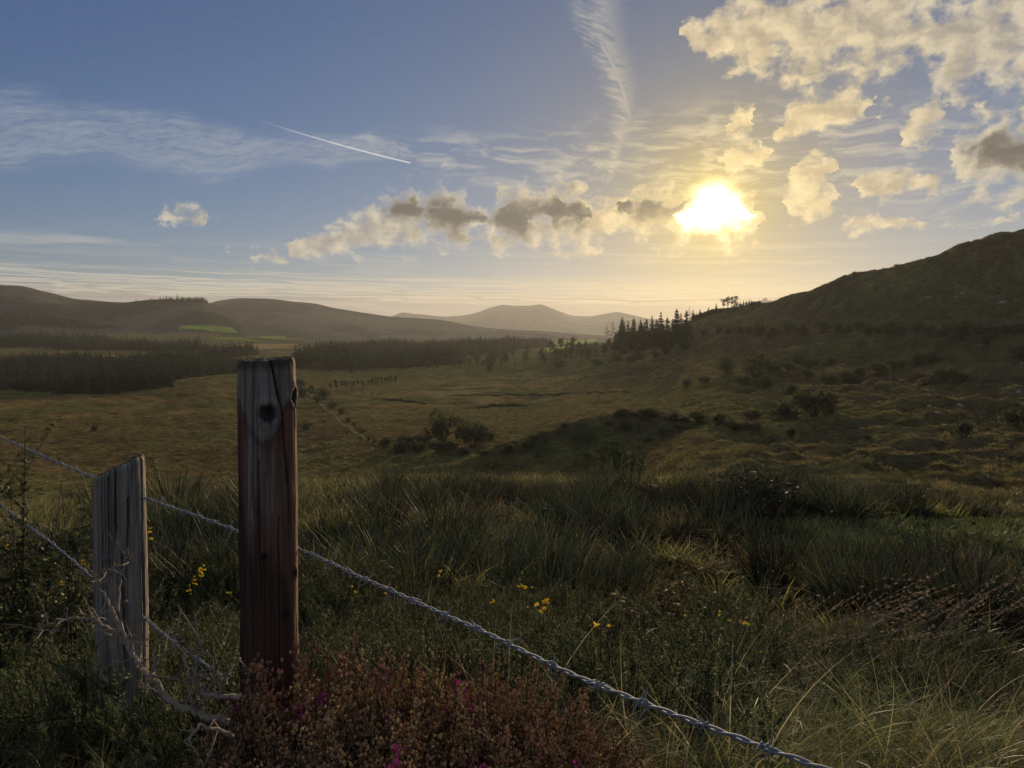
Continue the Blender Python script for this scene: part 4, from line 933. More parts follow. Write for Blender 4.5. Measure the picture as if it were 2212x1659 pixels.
def house(px, py, w, label, cat='house', name='cottage', wall=(0.70, 0.68, 0.62), roofc=(0.08, 0.08, 0.09), roof_h=2.2, dep=5.5, wh=3.0):
    p = hit(px, py, 25.0); e = empty(name, p); e.rotation_euler = (0, 0, 0.3); tag(e, label, cat)
    g = Geo(); box(g, -w / 2, w / 2, -dep / 2, dep / 2, -1.0, wh, wall)
    g.add([(-w / 2, -dep / 2, wh), (-w / 2, dep / 2, wh), (-w / 2, 0, wh + roof_h), (w / 2, -dep / 2, wh), (w / 2, dep / 2, wh), (w / 2, 0, wh + roof_h)], None, [(0, 2, 1), (3, 4, 5)], wall)
    obj('wall', g.mesh('wall', False), M_PLASTER, e)
    g = Geo(); ov = 0.25
    for s in (-1, 1):
        ya, yb = s * (dep / 2 + ov), 0.0; za, zb = wh - ov * roof_h / (dep / 2), wh + roof_h
        V = [(-w / 2 - ov, ya, za + 0.03), (w / 2 + ov, ya, za + 0.03), (w / 2 + ov, yb, zb + 0.03), (-w / 2 - ov, yb, zb + 0.03), (-w / 2 - ov, ya, za + 0.18), (w / 2 + ov, ya, za + 0.18), (w / 2 + ov, yb, zb + 0.18), (-w / 2 - ov, yb, zb + 0.18)]
        g.add(V, [(0, 1, 2, 3), (4, 5, 6, 7), (0, 4, 5, 1), (0, 3, 7, 4), (1, 5, 6, 2)], None, roofc)
    rf = obj('roof', g.mesh('roof', False), M_PLASTER, e)
    g = Geo(); box(g, w / 2 - 1.0, w / 2 - 0.3, -0.35, 0.35, wh + roof_h - 0.6, wh + roof_h + 0.9, wall); obj('chimney', g.mesh('chimney', False), M_PLASTER, rf)
    for x in (-w * 0.28, w * 0.28):
        g = Geo(); box(g, x - 0.5, x + 0.5, -dep / 2 - 0.04, -dep / 2 - 0.005, 1.0, 2.2, (0.03, 0.035, 0.04)); obj('window', g.mesh('window', False), M_PLASTER, e)
    g = Geo(); box(g, -0.5, 0.5, -dep / 2 - 0.05, -dep / 2 - 0.005, 0, 2.1, (0.10, 0.05, 0.03)); obj('door', g.mesh('door', False), M_PLASTER, e)
    return e
house(663, 737, 13, 'tiny white cottage left of another among far trees', wh=3.2)
house(676, 739, 10, 'tiny white cottage right of another among far trees')
house(132, 836, 4.2, 'small pale hut against the dark spruce plantation', 'hut', 'stone_hut', (0.30, 0.29, 0.26), (0.16, 0.15, 0.14), 0.9, 3.0, 4.2)

# ------------------------------------------------------------------ pasture: bright fields, earth banks
def field(px_poly, label, c=(0.10, 0.19, 0.030), lift=0.5, name='pasture', n=26):
    q = [hit(*p, 30.0) for p in px_poly]            # four corners
    V, cc = [], []
    for i in range(n + 1):
        for j in range(n + 1):
            s, t = i / n, j / n; x = (q[0].x * (1 - s) + q[1].x * s) * (1 - t) + (q[3].x * (1 - s) + q[2].x * s) * t; y = (q[0].y * (1 - s) + q[1].y * s) * (1 - t) + (q[3].y * (1 - s) + q[2].y * s) * t
            V.append((x, y, float(H(x, y)) + lift)); k = 1 + 0.5 * float(vnoise(np.array(x / 25.0), np.array(y / 60.0), 9)); cc.append(np.array(c) * k)
    Q_ = [(i * (n + 1) + j, (i + 1) * (n + 1) + j, (i + 1) * (n + 1) + j + 1, i * (n + 1) + j + 1) for i in range(n) for j in range(n)]
    o = obj(name, mesh_np(name, V, Q_, None, cc), M_FIELD); tag(o, label, None, None, 'structure'); return o
M_FIELD = leaf_mat('short_grass', 0.45, 0.0, 0.6, 0.05)
field([(384, 714), (515, 720), (500, 708), (388, 704)], 'largest bright green field below the wooded hill', (0.21, 0.31, 0.06), 0.9)
field([(452, 735), (560, 739), (530, 731), (480, 729)], 'narrow bright green field below the largest one', (0.21, 0.31, 0.06), 0.9)
field([(560, 731), (624, 733), (618, 727), (565, 726)], 'small bright green field beside the far cottages', (0.21, 0.31, 0.06), 0.9)
field([(1160, 748), (1290, 737), (1285, 731), (1175, 740)], 'upper strip of green field below the spur', (0.24, 0.36, 0.06), 0.9)
field([(1170, 760), (1300, 747), (1295, 740), (1180, 751)], 'middle strip of green field below the spur', (0.24, 0.36, 0.06), 0.9)
field([(1130, 770), (1290, 757), (1290, 750), (1140, 763)], 'lower strip of green field below the spur', (0.13, 0.18, 0.04), 0.9)
field([(110, 782), (265, 778), (250, 768), (120, 770)], 'straw-coloured clearing beyond the spruce plantation', (0.36, 0.27, 0.12), 0.8, 'clearing')
field([(470, 757), (655, 754), (640, 743), (500, 744)], 'golden clearing below the bright green fields', (0.34, 0.26, 0.11), 0.8, 'clearing')
field([(560, 768), (640, 772), (650, 760), (585, 758)], 'olive clearing at the edge of the valley forest', (0.24, 0.21, 0.09), 0.8, 'clearing')
def bank(pts, h, label, w=1.4):
    P = [hit(*p, 40.0) for p in pts]; L = []
    for a, b in zip(P[:-1], P[1:]):
        for t in np.linspace(0, 1, 10, endpoint=False): L.append(np.array(a) * (1 - t) + np.array(b) * t)
    L = np.array(L); L[:, 2] = H(L[:, 0], L[:, 1]); g = Geo(); r = np.random.default_rng(len(pts))
    n = len(L); t = np.gradient(L, axis=0); t[:, 2] = 0; t /= np.linalg.norm(t, axis=1, keepdims=True); s = np.stack([-t[:, 1], t[:, 0], np.zeros(n)], -1)
    prof = [(-1, -0.4), (-0.6, 0.5), (-0.1, 0.95), (0.3, 0.85), (0.7, 0.4), (1, -0.4)]; e = np.sin(np.linspace(0, math.pi, n)) ** 0.4
    V = np.stack([L + s * a * w * (1 + 0.3 * r.normal(0, 1, (n, 1))) + np.stack([np.zeros(n), np.zeros(n), b * h * e * (1 + 0.25 * r.normal(0, 1, n))], -1) for a, b in prof], 1)
    m = len(prof); i = np.arange(n - 1)[:, None] * m; j = np.arange(m - 1)[None]
    g.add(V, np.stack([i + j, i + j + 1, i + m + j + 1, i + m + j], -1).reshape(-1, 4), None, (0.045, 0.042, 0.018))
    o = obj('earth_bank', g.mesh('earth_bank'), gm_); tag(o, label, 'bank')
def track(pts, w, label):
    P = spline([np.array(hit(*q, 40.0)) for q in pts], 14); t = np.gradient(P, axis=0); s = np.stack([-t[:, 1], t[:, 0], np.zeros(len(P))], -1); s /= np.linalg.norm(s, axis=1, keepdims=True)
    V = []; r = np.random.default_rng(8)
    for p_, s_ in zip(P, s):
        for k in (-1, 0, 1):
            q = p_ + s_ * k * w * r.uniform(0.8, 1.2); V.append((q[0], q[1], float(H(q[0], q[1])) + 0.22))
    Q_ = [(i * 3 + j, i * 3 + j + 1, i * 3 + j + 4, i * 3 + j + 3) for i in range(len(P) - 1) for j in (0, 1)]
    o = obj('path', mesh_np('path', V, Q_, None, np.tile((0.30, 0.25, 0.12), (len(V), 1))), gm_); tag(o, label, None, None, 'structure')
track([(662, 842), (690, 872), (730, 905), (775, 940), (830, 966)], 0.8, 'worn pale path running down the bog beside the hedge')
bank([(1000, 884), (1060, 879), (1110, 877), (1150, 882)], 1.5, 'dark curved earth bank in the middle of the bog', 1.6)
bank([(805, 861), (850, 865), (890, 869), (930, 873)], 1.1, 'broken earth bank beside the thin telegraph pole', 1.3)
bank([(960, 855), (1100, 853), (1250, 851), (1400, 848)], 0.9, 'long straight bank crossing the bog behind the curved one', 1.2)

# ------------------------------------------------------------------ fence posts
def post_mesh(R, top, bot, crack, knots, colour, tilt_top=0.0, seed=1, grain=0.0016, nt_=220, nz=190):
    """a round post; angle 0 faces the road, positive angles turn right; z = 0 at the top"""
    th = np.linspace(-math.pi, math.pi, nt_, endpoint=False); zz = np.linspace(bot, 0, nz)
    T, Zp = np.meshgrid(th, zz)
    def per(sx, sz, sd, o=3):       # noise that closes round the post
        return fbm(np.sin(T) * sx + 10, np.cos(T) * sx + Zp * sz, sd, o)
    r = R * (1 + 0.03 * per(1.2, 3.0, seed, 3) + 0.015 * np.cos(T - 0.5)) * (1 + 0.04 * np.clip(-Zp, 0, 1))
    gr = fbm(T * R * 260, Zp * 7.0, seed + 3, 3)
    r = r + gr * grain + R * 0.035 * fbm(T * 2.6, Zp * 6.0, seed + 17, 3)
    r = r * (1 - 0.07 * sstep(Zp, -0.016, 0.0) ** 2)
    groove = np.zeros_like(T)
    for pts, dep, wid in crack:
        za, ta = [p[0] for p in pts], [p[1] for p in pts]
        o = np.argsort(za); tc_ = np.interp(Zp, np.array(za)[o], np.array(ta)[o]) + 0.03 * vnoise(Zp * 40, Zp * 0, seed + 5)
        on = sstep(Zp, min(za), min(za) + 0.12) * (Zp <= max(za) + 1e-6)
        wv = wid * (0.5 + 0.5 * on)
        gk = np.exp(-((T - tc_) * R / wv) ** 2) * on; r = r - gk * dep; groove = np.maximum(groove, gk)
    kn = np.zeros_like(T)
    for (kz, kt, kr, kd) in knots:
        dd = np.sqrt(((T - kt) * R) ** 2 + ((Zp - kz) * 0.85) ** 2) / kr; wob = 1 + 0.25 * fbm(T * R * 60, Zp * 60, 3, 2)
        dd = dd * wob; r = r + kd * np.exp(-(dd - 1.15) ** 2 * 6) - kd * 1.4 * np.exp(-dd ** 2 * 2); kn = np.maximum(kn, 1 - sstep(dd, 0.75, 1.25))
    ztop = top(T, r) if callable(top) else 0.0
    Zs = Zp + (ztop + 0.006 * fbm(T * 5, T * 0, seed + 8, 3)) * sstep(Zp, bot * 0.35, 0.0)
    V = np.stack([r * np.sin(T), -r * np.cos(T), Zs], -1)
    cc = colour(T, Zp, groove, kn, gr)
    i = np.arange(nz - 1)[:, None] * nt_; j = np.arange(nt_)[None]; j2 = (j + 1) % nt_
    q = np.stack([i + j, i + j2, i + nt_ + j2, i + nt_ + j], -1).reshape(-1, 4)
    g = Geo(); g.add(V, q, None, cc.reshape(-1, 3))
    # end grain: rings shrinking to the heart
    ring0 = V[-1]; n = nt_; rings = [ring0]; heart = ring0.mean(0)
    for k, s in enumerate((0.93, 0.75, 0.5, 0.25, 0.02)):
        rg = heart + (ring0 - heart) * s; rg[:, 2] += 0.004 * fbm(np.cos(th) * s * 7 + k, np.sin(th) * s * 7, seed + 12, 3) - (0.004 if s < 0.9 else 0); rings.append(rg)
    Vt = np.concatenate(rings); i = np.arange(len(rings) - 1)[:, None] * n
    q = np.stack([i + j, i + j2, i + n + j2, i + n + j], -1).reshape(-1, 4)
    g.add(Vt, q, None, np.array((0.075, 0.075, 0.055)) * (1 + 0.8 * fbm(Vt[:, 0] * 90, Vt[:, 1] * 90, 4, 3))[:, None])
    return g.mesh('shaft')
def col_main(T, Zp, groove, kn, gr):
    u = T; grey, red, black = np.array((0.185, 0.165, 0.150)), np.array((0.118, 0.064, 0.045)), np.array((0.018, 0.013, 0.013))
    n = fbm(u * 2.2, Zp * 3.0, 31, 4); st = fbm(u * 13 + 1.5 * n, Zp * 3.4 + n, 33, 4, 0.6)
    edge = -0.165 - 0.05 * np.cos(u * 3.2 + 0.6) + 0.05 * n
    up = sstep(Zp, edge - 0.022, edge + 0.022)
    tongue = np.exp(-((u + 0.55 - 0.35 * (Zp + 0.2)) / 0.20) ** 2) * sstep(Zp, -0.52, -0.40) * (1 - sstep(Zp, -0.2, -0.12))
    patch = np.exp(-((u - 0.05) / 0.42) ** 2) * sstep(Zp, -0.46, -0.36) * (1 - sstep(Zp, -0.26, -0.2)) * 0.6
    c = lerp(np.broadcast_to(red, u.shape + (3,)), grey, np.clip(up * 0.9 + tongue * 0.9 + patch, 0, 1) * (0.85 + 0.5 * st))
    right = sstep(u, 0.75, 1.15); c = lerp(c, np.array((0.17, 0.095, 0.055)), right * 0.85)
    dk_ = sstep(-Zp + 0.28 * n + 0.10 * (-u), 0.40, 0.56) * (1 - right * 0.8); c = lerp(c, black, dk_ * 0.60)
    ol = np.exp(-((edge - Zp) / 0.012) ** 2) * 0.5; c = lerp(c, black, ol * (1 - right))
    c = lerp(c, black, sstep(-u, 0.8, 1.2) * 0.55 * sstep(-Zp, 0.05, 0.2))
    c = lerp(c, np.array((0.012, 0.010, 0.010)), np.clip(groove * 0.95, 0, 1)); c = lerp(c, np.array((0.014, 0.012, 0.013)), kn * 0.9)
    c = lerp(c, np.array((0.035, 0.035, 0.025)), sstep(Zp, -0.03, -0.008) * 0.8)
    return c * (1 + 0.6 * st + 0.3 * gr)[..., None].clip(0.35, 2)
def col_old(T, Zp, groove, kn, gr):
    st = fbm(T * 14, Zp * 2.0, 43, 4); n = fbm(T * 3, Zp * 6, 44, 3)
    c = lerp(np.broadcast_to(np.array((0.215, 0.20, 0.178)), T.shape + (3,)), np.array((0.115, 0.105, 0.09)), sstep(st + 0.4 * n, -0.1, 0.35))
    c = lerp(c, np.array((0.20, 0.165, 0.115)), sstep(T, 0.95, 1.25) * 0.7)
    c = lerp(c, np.array((0.015, 0.014, 0.013)), np.clip(groove, 0, 1))
    return c * (1 + 0.5 * gr)[..., None].clip(0.3, 2)
M_POST = rough_mat('weathered_wood', 0.9, 160, 0.0012, 0.0, 0.12)
PA = at(575, 776, 1.92); PB = at(257, 1006, 2.58)
pa = obj('fence_post', post_mesh(0.0720, lambda T, r: 0.004 * np.sin(T), -1.35, [([(0.0, 0.16), (-0.09, 0.36), (-0.125, 0.50), (-0.21, 0.60), (-0.33, 0.74), (-0.48, 0.86)], 0.026, 0.0019), ([(-0.25, -0.3), (-0.7, -0.25)], 0.003, 0.002), ([(-0.4, 0.35), (-0.95, 0.3)], 0.003, 0.002)],
         [(-0.134, 0.03, 0.021, 0.007), (-0.098, 1.15, 0.018, 0.005), (-0.50, -0.15, 0.009, 0.0022), (-0.56, 1.0, 0.010, 0.003), (-0.66, 0.55, 0.010, 0.003)], col_main, seed=2), M_POST, None, PA)
pa.rotation_euler = (0.0, 0.012, math.atan2(PA.x, PA.y) * -1.0)
tag(pa, 'tall dark red-brown wooden fence post with a knot and a long crack', 'post', 'fence posts')
pb = obj('fence_post', post_mesh(0.0825, lambda T, r: 0.036 * np.sin(T) + 0.012 * np.cos(T), -1.35, [([(0.03, 0.98), (-1.0, 0.90)], 0.024, 0.0035), ([(0.0, -0.15), (-0.30, -0.18)], 0.012, 0.0024), ([(-0.12, 0.30), (-0.35, 0.28)], 0.010, 0.002), ([(0.0, 0.5), (-0.16, 0.42)], 0.009, 0.0022), ([(0.0, -0.7), (-0.6, -0.75)], 0.009, 0.0022), ([(-0.3, 0.05), (-0.8, 0.08)], 0.010, 0.0025), ([(-0.02, -0.45), (-0.45, -0.42)], 0.008, 0.0025)],
         [(-0.33, -0.5, 0.02, 0.003)], col_old, seed=9, grain=0.0028), M_POST, None, PB)
pb.rotation_euler = (0.02, 0.02, math.atan2(PB.x, PB.y) * -1.0)
tag(pb, 'shorter grey weathered fence post with a slanting split top', 'post', 'fence posts')
# a mat of dry moss on the tall post's top
g = Geo(); r = np.random.default_rng(3)
blades(g, 420, 0.072, (0.008, 0.020), 0.9, (0.2, 1.4), 0.003, (0.05, 0.05, 0.03), (0.12, 0.11, 0.06), 77, 2)
o = obj('moss', g.mesh('moss'), M_GRASS, pa, (0, 0, 0.008))

# ------------------------------------------------------------------ barbed wire
STRAND_R, TWIST_R, PITCH_W = 0.0021, 0.0024, 0.075
def barb_mesh(seed):
    r = np.random.default_rng(seed); g = Geo()
    for s in (0, 1):
        a = np.linspace(0, 2 * math.pi * 1.6, 22) + s * math.pi; x = np.linspace(-0.006, 0.006, 22) + (s - 0.5) * 0.004; rr = 0.0056
        P = np.stack([x, rr * np.cos(a), rr * np.sin(a)], -1)
        e0 = P[0] + np.array((r.uniform(-0.006, 0.006), math.cos(a[0] - 1.4), math.sin(a[0] - 1.4))) * np.array((1, 0.022, 0.022)); e1 = P[-1] + np.array((r.uniform(-0.006, 0.006), math.cos(a[-1] + 1.4), math.sin(a[-1] + 1.4))) * np.array((1, 0.022, 0.022))
        P = np.concatenate([[e0], P, [e1]]); rad = np.full(len(P), 0.0014); rad[0] = rad[-1] = 0.0004
        v, q = tube(P, rad, 5); g.add(v, q, None, (0.22, 0.235, 0.27))
    return g.mesh('barb')
BARBS = [barb_mesh(i) for i in range(4)]
def barbed_wire(pts, label, spacing=0.098, start=0.03):
    P = spline(pts, 60); seg = np.linalg.norm(np.diff(P, axis=0), axis=1); s = np.concatenate([[0], np.cumsum(seg)])
    m = int(s[-1] / 0.006); u = np.linspace(0, s[-1], m); Q_ = np.stack([np.interp(u, s, P[:, k]) for k in range(3)], -1)
    Q_ += 0.0012 * np.stack([vnoise(u * 9, u * 0, k) for k in range(3)], -1)
    t = np.gradient(Q_, axis=0); t /= np.linalg.norm(t, axis=1, keepdims=True); n1 = np.cross(t, (0, 0, 1.0)); n1 /= np.linalg.norm(n1, axis=1, keepdims=True); n2 = np.cross(n1, t)
    e = empty('barbed_wire', Vector(Q_[0])); tag(e, label, 'wire', 'fence wires'); o0 = Q_[0]
    ph = 2 * math.pi * u / PITCH_W + 0.8 * vnoise(u * 3, u * 0, 8)
    for k in (0, 1):
        C_ = Q_ + TWIST_R * (n1 * np.cos(ph + k * math.pi)[:, None] + n2 * np.sin(ph + k * math.pi)[:, None]) - o0
        g = Geo(); v, q = tube(C_, STRAND_R, 6); g.add(v, q, None, (0.20, 0.215, 0.25)); obj('strand', g.mesh('strand'), M_WIRE, e)
    d = start; i = 0
    while d < s[-1] - 0.03:
        k = int(np.searchsorted(u, d)); o = obj('barb', BARBS[i % 4], M_WIRE, e)
        M = Matrix((t[k], n1[k], n2[k])).transposed().to_4x4(); M.translation = Vector(Q_[k] - o0)
        o.matrix_local = M @ Matrix.Rotation(i * 1.9, 4, 'X'); i += 1; d += spacing * (0.85 + 0.3 * ((i * 0.618) % 1))
    return e
bk = 0.105
barbed_wire([at(-330, 800, 5.4), at(0, 945, 3.55), at(200, 1031, 2.78), at(257, 1055, 2.70), at(312, 1076, 2.56), at(420, 1113, 2.28), at(525, 1151, 2.08), at(590, 1172, 2.02), at(652, 1189, 1.93), at(790, 1252, 1.66), at(1045, 1366, 1.34), at(1270, 1472, 1.16), at(1600, 1596, 0.985), at(1790, 1664, 0.92), at(2050, 1760, 0.83)],
            'upper strand of barbed wire running from both posts down to the bottom right')
barbed_wire([at(-300, 860, 5.2), at(0, 1090, 3.5), at(120, 1180, 2.95), at(205, 1252, 2.74), at(257, 1290, 2.70), at(360, 1375, 2.42), at(440, 1432, 2.22), at(540, 1500, 2.04), at(600, 1530, 2.02), at(760, 1640, 1.70), at(900, 1740, 1.5)],
            'lower strand of barbed wire sagging between the two posts')

# ------------------------------------------------------------------ foreground plants
def place(o, x, y, s, rz, dz=0.0, tilt=(0, 0)):
    o.location = (x, y, float(H(x, y)) + dz); o.scale = (s, s, s) if np.isscalar(s) else s; o.rotation_euler = (tilt[0], tilt[1], rz); return o
GOR = [gorse_mesh(700 + i) for i in range(4)]
for m_, _ in GOR: m_.materials.append(M_LEAF)
def bloom_mesh(tips, n, seed):
    r = np.random.default_rng(seed); g = Geo(); hi_ = tips[tips[:, 2] > np.percentile(tips[:, 2], 60)]
    for c in hi_[r.integers(0, len(hi_), n)]:
        for k in range(r.integers(1, 4)): petals(g, c - np.array((0, 0, r.uniform(0, 0.05))) + r.normal(0, 0.006, 3), r, r.uniform(0.012, 0.019))
    return g.mesh('blossom', False)
BLOOM = [bloom_mesh(t, 7, 800 + i) for i, (_, t) in enumerate(GOR)]
def gorse(px, py, s, label, group=None, flowers=False, k=[0]):
    k[0] += 1; i = k[0] % 4; p = hit(px, py); o = obj('gorse_bush', GOR[i][0], M_LEAF)
    place(o, p.x, p.y, s, k[0] * 1.7); tag(o, label, 'bush', group)
    if flowers: obj('blossom', BLOOM[i], M_FLOWER, o)
    return o
r_ = random.Random(12)
GL, GC, GR_ = 'gorse along the fence on the left', 'gorse below the wire', 'gorse at the lower right'
gorse(425, 1400, 0.95, 'gorse bush with the brightest yellow flowers between the two posts', None, True)
gorse(130, 1400, 1.0, 'flowering gorse bush left of the short grey post', None, True)
gorse(30, 1350, 1.05, 'flowering gorse bush at the left edge below the upper wire', None, True)
gorse(330, 1330, 0.8, 'small flowering gorse bush just right of the short grey post', None, True)
gorse(1130, 1440, 0.8, 'gorse bush with two yellow flowers under the middle of the wire', None, True)
gorse(1190, 1500, 0.75, 'gorse bush with yellow flowers behind the heather', None, True)
gorse(830, 1430, 0.8, 'gorse bush with a few flowers just right of the tall post', None, True)
gorse(1540, 1470, 0.8, 'gorse bush with sparse flowers beside the brown bramble', None, True)
pts = []
def far_enough(p, dmin):
    for q in pts:
        if (q.x - p.x) ** 2 + (q.y - p.y) ** 2 < dmin * dmin: return False
    pts.append(p); return True
for zone, n, lab, grp, sr in [((-120, 540, 1270, 1720), 46, 'dark spiny gorse bush in the thicket round the two posts', GL, (0.85, 1.2)), ((640, 1560, 1330, 1640), 52, 'dark spiny gorse bush in the thicket under the wire', GC, (0.75, 1.05)), ((1560, 2330, 1420, 1600), 26, 'gorse bush among dry grass at the lower right', GR_, (0.6, 0.9))]:
    c = 0
    for _ in range(600):
        px, py = r_.uniform(zone[0], zone[1]), r_.uniform(zone[2], zone[3]); p = hit(px, py)
        if far_enough(p, 0.27): gorse(px, py, r_.uniform(*sr), lab, grp, False); c += 1
        if c >= n: break

# flowering shoots, each bearing its own cluster of petals
def flower_shoot(bush, px, py, n, seed):
    r = np.random.default_rng(seed); d = bush.location.y - 0.06; w = at(px, py, d); s = bush.scale[0]
    top = np.array(Vector((w.x, w.y, w.z)) - bush.location); base = np.array((top[0] * 0.3 + r.normal(0, 0.03), top[1] * 0.3 + 0.03, 0.02))
    rot = Matrix.Rotation(-bush.rotation_euler.z, 3, 'Z')
    base, top = np.array(rot @ Vector(base)) / s, np.array(rot @ Vector(top)) / s
    g = Geo(); P = spline([base, base * 0.5 + top * 0.5 + r.normal(0, 0.015, 3), top], 6); v, q = tube(P, np.linspace(0.004, 0.0016, len(P)), 4); g.add(v, q, None, (0.055, 0.062, 0.028))
    ax = (top - base) / np.linalg.norm(top - base)
    for k in range(90):
        t = r.uniform(0.15, 1.02); p_ = base * (1 - t) + top * t; rd = r.normal(0, 1, 3); rd -= ax * rd.dot(ax); rd /= np.linalg.norm(rd); sd = np.cross(rd, ax) * 0.002
        g.add([p_ - sd, p_ + sd, p_ + (rd * 0.85 + ax * 0.5) * r.uniform(0.014, 0.028)], None, [(0, 1, 2)], np.array((0.085, 0.10, 0.045)) * r.uniform(0.5, 1.6))
    sh_ = obj('flowering_shoot', g.mesh('flowering_shoot', False), M_LEAF, bush)
    g = Geo()
    for k in range(n): petals(g, top - ax * r.uniform(0, 0.06) + r.normal(0, 0.011, 3), r, r.uniform(0.011, 0.017) / s)
    obj('blossom', g.mesh('blossom', False), M_FLOWER, sh_)
gb_ = [o for o in C.objects if o.name.startswith('gorse_bush') and o.location.y < 12 and o.get('group') is None]
for k_, (px, py, n) in enumerate([(432, 1232, 6), (418, 1250, 5), (410, 1272, 4), (440, 1225, 3), (135, 1252, 5), (105, 1278, 4), (182, 1207, 5), (15, 1172, 4), (40, 1215, 2), (320, 1140, 4), (325, 1152, 2), (1124, 1266, 3), (1142, 1266, 3), (835, 1268, 2), (1176, 1300, 4), (1165, 1310, 2), (1130, 1365, 3), (1556, 1320, 4), (1610, 1345, 2), (1065, 1292, 2), (760, 1270, 2), (955, 1235, 2), (1290, 1350, 2), (92, 1300, 3), (235, 1262, 2), (60, 1350, 2)]):
    b_ = min(gb_, key=lambda o: abs(px_of(o.location.x, o.location.y, o.location.z + 0.35)[0] - px) + 0.25 * abs(px_of(o.location.x, o.location.y, o.location.z + 0.4)[1] - py))
    flower_shoot(b_, px, py, n, 2000 + k_)

# heather bank in front of the tall post
HEA = [heather_mesh(820 + i, pink=pk) for i, pk in enumerate((0.0, 0.025, 0.05))]
hl = [(470, 1.46, 1.0, 1), (600, 1.40, 1.0, 2), (735, 1.44, 1.15, 2), (870, 1.40, 1.05, 1), (1010, 1.45, 1.1, 2), (1140, 1.42, 0.95, 0), (1260, 1.5, 0.9, 1), (1350, 1.62, 0.8, 0), (690, 1.70, 1.15, 2), (820, 1.72, 1.1, 0), (960, 1.74, 1.1, 1), (1090, 1.74, 1.0, 0), (1220, 1.78, 0.8, 0), (560, 1.62, 0.75, 1), (400, 1.35, 0.8, 0), (520, 1.22, 0.9, 2), (680, 1.2, 0.9, 1), (840, 1.2, 0.9, 2), (1000, 1.22, 0.9, 0), (1150, 1.25, 0.8, 1)]
where = {0: 'at the left end of the heather bank', 6: 'with pink tips near the right end of the bank', 2: 'with magenta spikes in front of the tall post', 4: 'with a tall magenta spike in the middle of the bank', 8: 'with pink flowers touching the foot of the tall post'}
for i, (px, d, s, v) in enumerate(hl):
    x = (px - CX) / F * d; o = obj('heather', HEA[v][0], M_LEAF); place(o, x, d, (s * 1.0, s * 1.0, s * (0.92 + 0.3 * ((i * 0.618) % 1))), i * 2.2, 0.0)
    tag(o, 'russet heather clump ' + where[i] if i in where else 'faded russet heather clump in the bank below the wire', 'heather', 'heather bank')
    if HEA[v][1]: obj('bells', HEA[v][1], M_FLOWER, o)

# dead gorse branches, grey and bare
def dead_branch(paths, label, seed, spines=True):
    r = np.random.default_rng(seed); g = Geo()
    o0 = np.array(at(*paths[0][0][0])); cc = (0.22, 0.18, 0.14)
    for pts_, r0, r1 in paths:
        P = spline([np.array(at(*p)) - o0 for p in pts_], 8); P += r.normal(0, 0.0022, P.shape); n = len(P)
        v, q = tube(P, np.linspace(r0, r1, n), 6); g.add(v, q, None, np.array(cc) * r.uniform(0.8, 1.1))
        ends = []
        L = np.linalg.norm(np.diff(P, axis=0), axis=1).sum()
        for k in range(int(L * 45)):
            b = P[r.integers(int(n * 0.15), n)]; d = r.normal(0, 1, 3); d[2] += 0.5; d /= np.linalg.norm(d); ln = r.uniform(0.03, 0.10)
            e_ = b + d * ln; v, q = tube([b, b + d * ln * 0.5 + r.normal(0, 0.004, 3), e_], [0.0022, 0.0016, 0.0008], 3); g.add(v, q, None, np.array(cc) * r.uniform(0.6, 1.2)); ends.append((b, e_))
        for b, e_ in ends:
            for k in range(10):
                t = r.uniform(0.2, 1); p = b * (1 - t) + e_ * t; d = r.normal(0, 1, 3); d /= np.linalg.norm(d); s = r.normal(0, 1, 3) * 0.0008
                g.add([p - s, p + s, p + d * r.uniform(0.008, 0.018)], None, [(0, 1, 2)], np.array(cc) * r.uniform(0.6, 1.3))
    o = obj('dead_branch', g.mesh('dead_branch', False), M_BARK, None, Vector(o0)); tag(o, label, 'branch')
dead_branch([([(495, 1562, 1.62), (440, 1545, 1.60), (380, 1520, 1.62), (330, 1470, 1.68), (290, 1420, 1.74), (262, 1370, 1.80)], 0.0085, 0.0045), ([(290, 1420, 1.74), (250, 1330, 1.84), (215, 1270, 1.9), (200, 1235, 1.92)], 0.0055, 0.002), ([(262, 1370, 1.80), (200, 1340, 1.9), (130, 1340, 1.98), (85, 1360, 2.0)], 0.005, 0.002), ([(250, 1330, 1.84), (262, 1240, 1.86), (285, 1200, 1.84)], 0.004, 0.0015), ([(330, 1470, 1.68), (345, 1420, 1.66), (400, 1380, 1.66)], 0.004, 0.0015)],
            'bare curved grey branch lying in front of the short post', 31)
dead_branch([([(520, 1500, 1.60), (470, 1505, 1.6), (430, 1490, 1.62), (405, 1440, 1.66), (395, 1400, 1.68)], 0.006, 0.0025), ([(430, 1490, 1.62), (420, 1440, 1.6), (440, 1400, 1.62)], 0.004, 0.0015), ([(500, 1590, 1.55), (440, 1570, 1.5), (395, 1600, 1.46)], 0.005, 0.002), ([(470, 1505, 1.6), (500, 1450, 1.62), (520, 1420, 1.64)], 0.004, 0.0015)],
            'tangle of pale dead twigs beside the foot of the tall post', 32)
GD = gorse_mesh(790, 16, 0.34, True)[0]
for px, d, s, lab in [(760, 1.92, 0.95, 'dry grey gorse sprig behind the heather right of the tall post'), (880, 1.95, 0.8, 'dry grey gorse sprig in the middle behind the heather'), (1330, 1.62, 0.55, 'small dry grey sprig at the right end of the heather')]:
    o = obj('dead_gorse', GD, M_LEAF); place(o, (px - CX) / F * d, d, s, px); tag(o, lab, 'bush')

